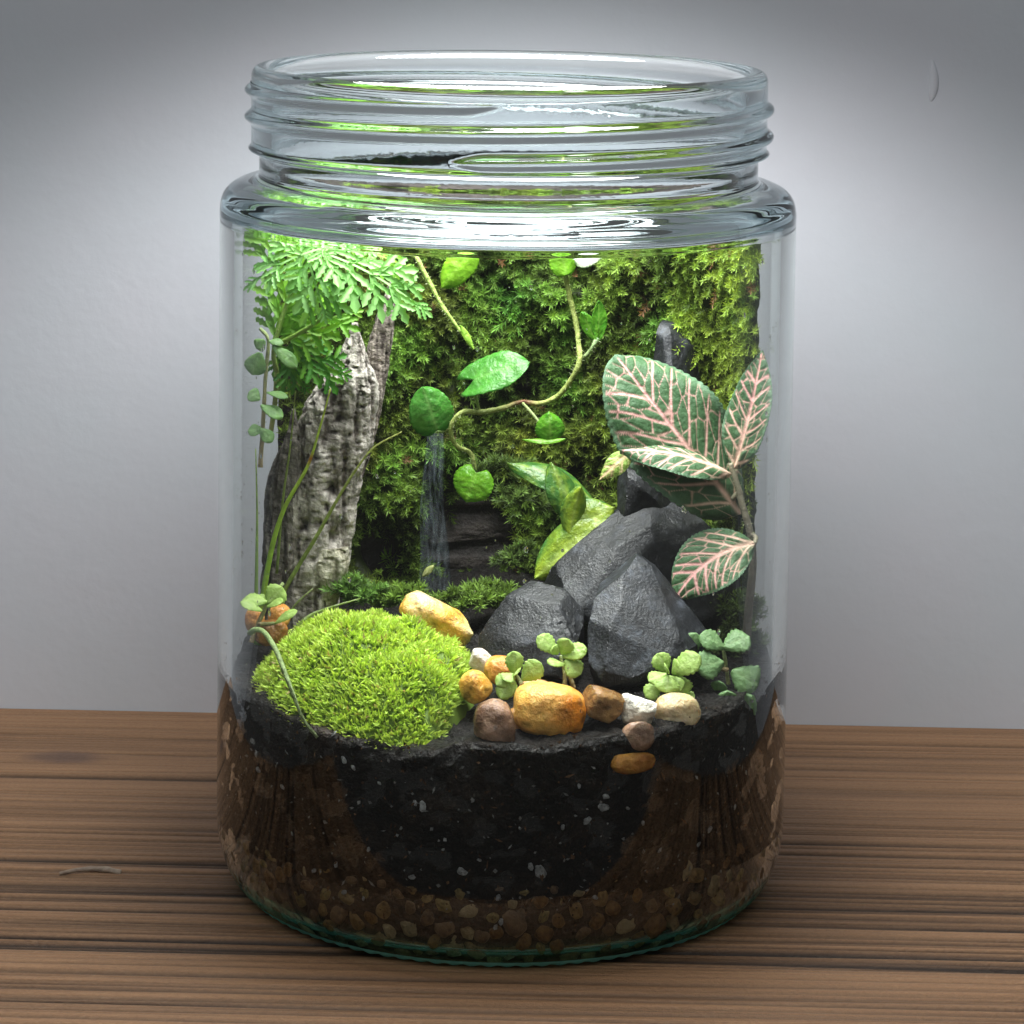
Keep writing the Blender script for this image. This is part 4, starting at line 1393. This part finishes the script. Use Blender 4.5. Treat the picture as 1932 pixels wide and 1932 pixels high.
cut_leaf((500, 505), (512, 418), 110, 0.3, 0.2, LG0, LG1, nrm=(0.2, -0.85, 0.4), npair=3, seed=11)
cut_leaf((520, 470), (610, 430), 100, 0.5, 0.4, LG0, LG1, nrm=(0.1, -0.8, 0.5), npair=3, seed=12)
tube('stem', [P(516, 652, -0.2), P(560, 630, -0.5), P(600, 605, -0.7), P(628, 580, -0.85)], 0.05, 0.035, (0.26, 0.40, 0.06), (0.22, 0.4, 0.08), fern)
tube('stem', [P(520, 700, 0.1), P(516, 655, -0.1), P(545, 560, -0.1), P(585, 480, -0.6)], 0.05, 0.04, (0.28, 0.36, 0.08), (0.22, 0.4, 0.08), fern)
tube('stem', [P(505, 830, 0.3), P(516, 760, 0.2), P(520, 700, 0.1)], 0.05, 0.05, (0.26, 0.24, 0.08), (0.28, 0.36, 0.08), fern)

# ---- small plants: a stem and round scalloped leaves
SG0, SG1, SGV = (0.30, 0.47, 0.09), (0.47, 0.63, 0.17), (0.56, 0.68, 0.28)
SD0, SD1, SDV = (0.15, 0.29, 0.11), (0.24, 0.40, 0.16), (0.30, 0.44, 0.20)


def seedling(name, label, y, leaves, stems, c=(SG0, SG1, SGV), tooth=0.07, cat='seedling'):
    u0_, v0_ = stems[0][0]
    sd = thing(name, label, cat, P(u0_, v0_, y))
    for st in stems:
        tube('stem', [P(u, v, y + 0.05 * i) for i, (u, v) in enumerate(st)], 0.045, 0.032, (0.36, 0.26, 0.13), (0.30, 0.38, 0.14), sd, rough=0.3)
    for i, L in enumerate(leaves):
        b, tp, w, dy, up = L[:5]
        leaf(sd, b, tp, w * 1.12, y + dy * 0.5, c[0], c[1], c[2], w_obov, nrm=(0.15 * math.sin(i * 2.1), -1 + up, up), dy=dy * 0.5, mat=MATT_M, amt=0.6, bend=0.1, cup=0.12, tooth=tooth * 2.2, nt=6, fold=0.12, nu=24, nv=13)
    return sd


seedling('seedling', 'small seedling between the golden pebble and the black rocks', -3.7,
         [((972, 1272), (969, 1226), 30, 0.1, 0.4), ((984, 1280), (1020, 1248), 36, 0.0, 0.35), ((968, 1272), (944, 1316), 32, -0.3, 0.45), ((966, 1270), (950, 1280), 26, -0.3, 0.6),
          ((970, 1270), (978, 1262), 22, -0.2, 0.6), ((966, 1276), (962, 1312), 24, -0.3, 0.4), ((968, 1268), (936, 1290), 26, -0.2, 0.5)],
         [[(992, 1306), (984, 1288), (972, 1270)], [(984, 1290), (980, 1284)]])
seedling('seedling', 'small seedling in front of the low slate, above the big orange pebble', -3.3,
         [((1051, 1229), (1014, 1197), 32, 0.1, 0.5), ((1057, 1232), (1071, 1204), 30, -0.1, 0.5), ((1060, 1236), (1105, 1220), 32, -0.1, 0.5), ((1064, 1250), (1032, 1246), 24, -0.3, 0.7),
          ((1064, 1243), (1094, 1270), 34, -0.2, 0.35), ((1052, 1232), (1044, 1216), 22, -0.1, 0.6)],
         [[(1082, 1296), (1072, 1272), (1061, 1252), (1056, 1234)], [(1064, 1294), (1064, 1270), (1062, 1256)]])
seedling('seedling', 'bright seedling rosette above the glossy cream pebble', -3.2,
         [((1254, 1266), (1236, 1230), 34, 0.1, 0.5), ((1262, 1268), (1313, 1234), 42, -0.1, 0.55), ((1252, 1268), (1219, 1282), 32, -0.2, 0.6), ((1254, 1272), (1252, 1303), 40, -0.4, 0.5),
          ((1258, 1272), (1278, 1300), 30, -0.3, 0.45), ((1272, 1272), (1284, 1308), 36, -0.1, 0.2), ((1241, 1288), (1213, 1312), 30, -0.1, 0.5), ((1262, 1266), (1272, 1246), 26, -0.3, 0.6), ((1280, 1312), (1302, 1316), 26, -0.2, 0.5),
          ((1256, 1267), (1250, 1252), 20, -0.3, 0.6)],
         [[(1278, 1330), (1268, 1302), (1256, 1272)], [(1262, 1296), (1242, 1290)]])
seedling('leafy_seedling', 'taller grey-green seedling with round leaves near the right glass wall', -2.35,
         [((1292, 1232), (1309, 1192), 30, 0.0, 0.2), ((1360, 1220), (1316, 1194), 38, 0.0, 0.5), ((1356, 1219), (1403, 1198), 44, 0.1, 0.5), ((1358, 1246), (1308, 1256), 48, -0.3, 0.35),
          ((1372, 1262), (1418, 1292), 52, -0.2, 0.25), ((1342, 1314), (1302, 1352), 50, -0.6, 0.3), ((1359, 1350), (1363, 1302), 36, -0.5, 0.25), ((1374, 1350), (1408, 1312), 48, -0.3, 0.25), ((1346, 1306), (1350, 1284), 26, -0.3, 0.3)],
         [[(1378, 1384), (1372, 1330), (1366, 1280), (1358, 1222)], [(1376, 1340), (1345, 1312)], [(1366, 1262), (1320, 1250), (1292, 1232)]], c=(SD0, SD1, SDV))
seedling('seedling', 'little seedling in front of the orange pebbles at the left glass wall', -0.9,
         [((506, 1132), (460, 1130), 30, 0.0, 0.6), ((505, 1138), (535, 1106), 38, 0.1, 0.3), ((498, 1150), (458, 1134), 20, -0.2, 0.6), ((506, 1142), (536, 1130), 22, -0.2, 0.7), ((520, 1174), (562, 1149), 17, 0.0, 0.6), ((500, 1140), (486, 1122), 22, 0.1, 0.4)],
         [[(476, 1210), (484, 1186), (499, 1152), (506, 1136), (536, 1098)], [(490, 1176), (520, 1174)]])
seedling('trailing_plant', 'trailing plant with small oval leaves climbing the left glass wall', -0.7,
         [((492, 664), (476, 706), 38, 0.0, 0.15), ((508, 642), (536, 646), 18, 0.0, 0.6), ((516, 650), (562, 692), 26, -0.1, 0.6), ((500, 640), (484, 656), 24, 0.0, 0.3), ((494, 762), (536, 786), 28, -0.2, 0.6), ((492, 752), (470, 738), 26, 0.0, 0.5),
          ((505, 738), (545, 748), 20, -0.1, 0.7), ((492, 806), (516, 832), 24, -0.1, 0.5), ((498, 808), (468, 812), 24, 0.0, 0.5)],
         [[(492, 880), (496, 820), (500, 740), (503, 690), (506, 640), (490, 618)]], tooth=0.03, cat='plant', c=(SD0, (0.22, 0.42, 0.10), SDV))

# ---- grass
grass = thing('grass_tuft', 'tuft of long thin green grass blades beside the driftwood', 'grass', P(500, 1200, 0.2))


def blade(pts, wpx, y0, y1, c0, c1, rust=None):
    n_ = len(pts)
    pp = [P(u, v, y0 + (y1 - y0) * i / (n_ - 1)) for i, (u, v) in enumerate(pts)]
    cf = None
    if rust is not None:
        cf = lambda t_, c: [a * (1 - math.exp(-((t_ - rust) / 0.02) ** 2)) + b * math.exp(-((t_ - rust) / 0.02) ** 2) for a, b in zip(c, (0.45, 0.18, 0.03))]
    return tube('blade', pp, wpx * 0.5 * (CD + y0) / F, 0.012, c0, c1, grass, mat=LEAF_M, flat=0.45, n=9, colf=cf)


blade([(478, 1215), (479, 1118), (480, 1030), (480, 955), (477, 845)], 10, 0.1, 0.3, (0.20, 0.36, 0.05), (0.36, 0.50, 0.10))
blade([(486, 1215), (496, 1116), (513, 1027), (537, 955), (580, 878), (602, 811), (624, 731)], 14, -0.1, -0.3, (0.24, 0.44, 0.04), (0.48, 0.56, 0.10), rust=0.70)
blade([(500, 1190), (540, 1104), (595, 1013), (633, 946), (669, 888), (705, 843), (758, 813)], 10, -0.1, 0.0, (0.16, 0.24, 0.05), (0.34, 0.36, 0.11))
blade([(520, 1080), (532, 941), (546, 840), (556, 735)], 6, 0.1, 0.2, (0.15, 0.22, 0.05), (0.3, 0.36, 0.1))
blade([(548, 1196), (585, 1160), (633, 1141), (680, 1127)], 9, -0.8, -0.2, (0.17, 0.24, 0.05), (0.22, 0.30, 0.07))
blade([(530, 1190), (556, 1140), (590, 1108)], 7, -0.3, 0.0, (0.13, 0.18, 0.05), (0.2, 0.24, 0.08))
runner = thing('bare_runner', 'pale bare runner arching down over the moss cushion to the soil', 'runner', P(607, 1390, -4.2))
tube('stem', [P(482, 1192, -1.9), P(494, 1186, -2.3), P(510, 1191, -2.6), P(531, 1223, -3.0), P(549, 1268, -3.4), P(565, 1313, -3.65), P(581, 1355, -3.85), P(607, 1389, -4.05)], 0.05, 0.035, (0.28, 0.40, 0.14), (0.26, 0.32, 0.14), runner, n=9)

# ---- translucent streak standing in front of the dark bark
t = NT('clear_film')
tb = t.n('BsdfTransparent', {'Color': rgb(0.90, 0.94, 0.97)})
gb = t.n('BsdfPrincipled', {'Base Color': rgb(0.62, 0.70, 0.76), 'Roughness': 0.25, 'Specular IOR Level': 0.8})
nz = t.n('TexNoise', {'Vector': coords(t, (1500, 1500, 26)), 'Scale': 1.0, 'Detail': 3.0})
fc = t.n('MapRange', {'Value': nz.outputs[0], 'From Min': 0.40, 'From Max': 0.75, 'To Min': 0.0, 'To Max': 0.065})
FILM_M = t.surf(t.n('MixShader', {0: fc.outputs[0], 1: tb.outputs[0], 2: gb.outputs[0]}).outputs[0])
fv = []
nf, mf = 60, 15
for i in range(nf):
    a = i / (nf - 1)
    v = 770 + (1112 - 770) * a
    uc = 816 + 3 * math.sin(a * 9)
    hw = 12 + 18 * a
    for j in range(mf):
        s = j / (mf - 1) * 2 - 1
        p = P(uc + s * hw, v, 3.05 - 0.9 * a)
        p.y += 0.12 * s * s + 0.03 * math.sin(s * 14)
        fv.append(p[:])
film = mesh('resin_strand', fv, grid_faces(nf, mf), FILM_M, org=P(816, 1112, 2.1))
solid(film, 0.05)
tag(film, 'thin translucent bluish streak running down before the dark bark', 'strand')
frag = thing('yellowish_bit', 'tiny curled yellowish bit at the foot of the translucent streak', 'leaf', P(806, 1082, 1.7))
leaf(frag, (796, 1086), (818, 1064), 13, 1.7, (0.3, 0.36, 0.1), (0.5, 0.5, 0.22), (0.5, 0.5, 0.3), w_oval, bend=0.2, cup=0.2)  # small yellow-green bit, given the shape of a curled leaf

# ---- drainage gravel, perlite
GC = [((0.30, 0.19, 0.08), (0.48, 0.33, 0.16)), ((0.38, 0.28, 0.16), (0.55, 0.44, 0.28)), ((0.26, 0.14, 0.06), (0.40, 0.24, 0.10)), ((0.42, 0.36, 0.24), (0.58, 0.50, 0.36)), ((0.20, 0.13, 0.09), (0.34, 0.23, 0.15)), ((0.34, 0.27, 0.13), (0.52, 0.42, 0.2))]
protos = []
for i, (a, b) in enumerate(GC * 2):
    vv, _, _ = stone_shape((1.0, RNG.uniform(0.6, 0.8), RNG.uniform(0.62, 0.85)), (0, 0, 0), 60 + i, 0.16, 0.7 if i % 2 else 0.2, 2.5, 0.02, ICO3)
    me_o = mesh('gravel_pebble', vv, ICO3[1], GRAVEL_M, col=np.array(stone_col(vv, a, b, i * 2.3, 1.2, 0.1)) * np.array([0.60, 0.56, 0.44]))
    protos.append(me_o)
spots = []
rg = random.Random(77)
tries = 0
while len(spots) < 190 and tries < 9000:
    tries += 1
    a = math.radians(rg.uniform(-100, 100))
    z = 0.36 + 1.25 * rg.random() ** 1.4
    r_ = rg.uniform(0.12, 0.30)
    rad = inner_r(z) - r_ * 0.62 + 0.05
    p = Vector((rad * math.sin(a), -rad * math.cos(a), z))
    if z - r_ * 0.7 < 0.24:
        continue
    if all((p - q).length > 0.82 * (r_ + s) for q, s in spots):
        spots.append((p, r_))
for i, (p, r_) in enumerate(spots):
    src = protos[i % len(protos)]
    o = src if i < len(protos) else put(src.copy())
    o.location = p * S
    a = math.atan2(p.x, -p.y)
    o.scale = (r_, r_ * 0.75, r_)
    o.rotation_euler = (rg.uniform(-0.25, 0.25), rg.uniform(-3.1, 3.1), a)
    tag(o, 'small tan gravel pebble in the dim layer at the jar bottom', 'gravel', 'drainage gravel along the jar bottom')

PERL_M = attr_mat('perlite', rough=0.85, spec=0.2, bump=0.0006, bscale=900.0, var=0.2, vscale=500.0)
pp = []
for i in range(5):
    vv, _, _ = stone_shape((1, 0.8, 0.8), (0, 0, 0), 90 + i, 0.3, 0.5, 2.2, 0.06, ICO3)
    pp.append(mesh('perlite_grain', vv, ICO3[1], PERL_M, col=stone_col(vv, (0.45, 0.46, 0.45), (0.75, 0.77, 0.77), i, 1.5, 0.2)))


def on_glass(u, v, inset):
    """where the sight line through u, v meets the soil just inside the glass"""
    d = Vector(ray(u, v))
    o_ = Vector((0, -CD, HC))
    R_ = RI - inset
    A = d.x * d.x + d.y * d.y
    B = 2 * (o_.x * d.x + o_.y * d.y)
    Cc = o_.x ** 2 + o_.y ** 2 - R_ * R_
    t_ = (-B - math.sqrt(B * B - 4 * A * Cc)) / (2 * A)
    return o_ + d * t_


PER = [(655, 1432, 11), (672, 1446, 8), (543, 1482, 9), (720, 1475, 6), (800, 1518, 15), (786, 1512, 8), (1135, 1520, 16), (1105, 1545, 12), (1140, 1500, 10), (1060, 1558, 8), (1180, 1522, 6), (1208, 1550, 7), (700, 1600, 7), (640, 1628, 9),
       (655, 1680, 9), (872, 1640, 15), (1018, 1640, 20), (1000, 1632, 10), (780, 1652, 10), (940, 1690, 9), (690, 1692, 6), (1310, 1590, 8), (1330, 1562, 10), (1240, 1600, 6), (560, 1570, 6), (600, 1640, 8), (1375, 1520, 8), (945, 1735, 9), (935, 1745, 8), (838, 1600, 5),
       (496, 1420, 10), (500, 1450, 12), (490, 1395, 12), (1395, 1455, 7), (1350, 1640, 6), (905, 1620, 6), (1120, 1690, 8), (760, 1560, 5), (980, 1560, 5), (1090, 1480, 7)]
for i, (u, v, w) in enumerate(PER):
    src = pp[i % len(pp)]
    o = src if i < len(pp) else put(src.copy())
    r_ = w * 0.62 * 53 / F
    p = on_glass(u, v, -0.05 + r_ * 0.3)
    o.location = p * S
    o.scale = (r_ * 1.2, r_ * 0.5, r_)
    o.rotation_euler = (0, rg.uniform(-3, 3), math.atan2(p.x, -p.y))
    tag(o, 'white perlite grain in the dark soil against the glass', 'perlite', 'perlite grains scattered through the soil')
# finer crumbs, too many to count
pos, dr = [], []
for _ in range(1500):
    a = math.radians(rg.uniform(-105, 105))
    z = 0.9 + 4.0 * rg.random()
    top = soil_z(4.95 * math.sin(a), -4.95 * math.cos(a))
    if z > top + 0.12 + 0.5 * rg.random() ** 4 * (abs(a) > 0.9):
        continue
    r_ = RI + 0.05
    pos.append((r_ * math.sin(a), -r_ * math.cos(a), z))
    dr.append((math.cos(a) * rg.gauss(0, 1), math.sin(a) * rg.gauss(0, 1), rg.gauss(0, 1)))
pos, dr = np.array(pos), np.array(dr)
nn_ = len(pos)
g_ = NR.random(nn_)[:, None]
cl = leaf_cloud(pos, dr, unit(pos * np.array([1, 1, 0])), NR.uniform(0.02, 0.10, nn_) + 0.12 * NR.random(nn_) ** 6, NR.uniform(0.014, 0.05, nn_) + 0.05 * NR.random(nn_) ** 6, np.where(g_ < 0.35, np.array([[0.50, 0.50, 0.48]]) * (0.3 + g_), np.array([[0.20, 0.11, 0.06]]) * g_ * g_), 1.0)
o = mesh('soil_crumbs', cl[0], cl[1], PERL_M, smooth=False, col=cl[2])
tag(o, 'fine pale crumbs and fibres speckling the dark soil', 'crumbs', None, 'stuff')

# ---- condensation on the inside of the glass
iv, if_ = ico(2)
vs, fs, k = [], [], 0
for q in range(240):
    side = rg.choice((-1, -1, 1))
    a = side * math.radians(rg.uniform(52, 98)) if q < 190 else math.radians(rg.uniform(-50, 50))
    z = rg.uniform(4.6, 12.3)
    r_ = 0.012 + 0.03 * rg.random() ** 3
    R_ = RI - 0.5 * r_
    w = iv * np.array([r_, r_ * 0.45, r_ * rg.uniform(1.0, 1.7)])
    ca, sa = math.cos(a), math.sin(a)
    w = np.stack([w[:, 0] * ca - w[:, 1] * sa + R_ * sa, w[:, 0] * sa + w[:, 1] * ca - R_ * ca, w[:, 2] + z], 1)
    vs.append(w)
    fs.append(if_ + k)
    k += len(w)
t = NT('water')
WATER_M = t.surf(t.n('BsdfGlass', {'Color': rgb(1, 1, 1), 'Roughness': 0.0, 'IOR': 1.33}).outputs[0])
o = mesh('condensation', np.vstack(vs), np.vstack(fs), WATER_M)
tag(o, 'tiny water droplets beading on the inside of the glass', 'droplets', None, 'stuff')

# ---- splinter on the table
t_pts = [(112, 1650), (140, 1646), (170, 1642), (200, 1643), (228, 1647)]
sp0 = on_y = None
pts = []
for i, (u, v) in enumerate(t_pts):
    d = Vector(ray(u, v))
    q = Vector((0, -CD, HC)) + d * (HC / -d.z)
    pts.append(Vector((q.x, q.y, 0.02 + 0.02 * math.sin(i))))
spl = thing('wood_splinter', 'short pale wood splinter lying on the table left of the jar', 'splinter', pts[2])
tube('sliver', pts, 0.035, 0.06, (0.34, 0.26, 0.20), (0.42, 0.34, 0.27), spl, flat=0.5, rough=0.5)
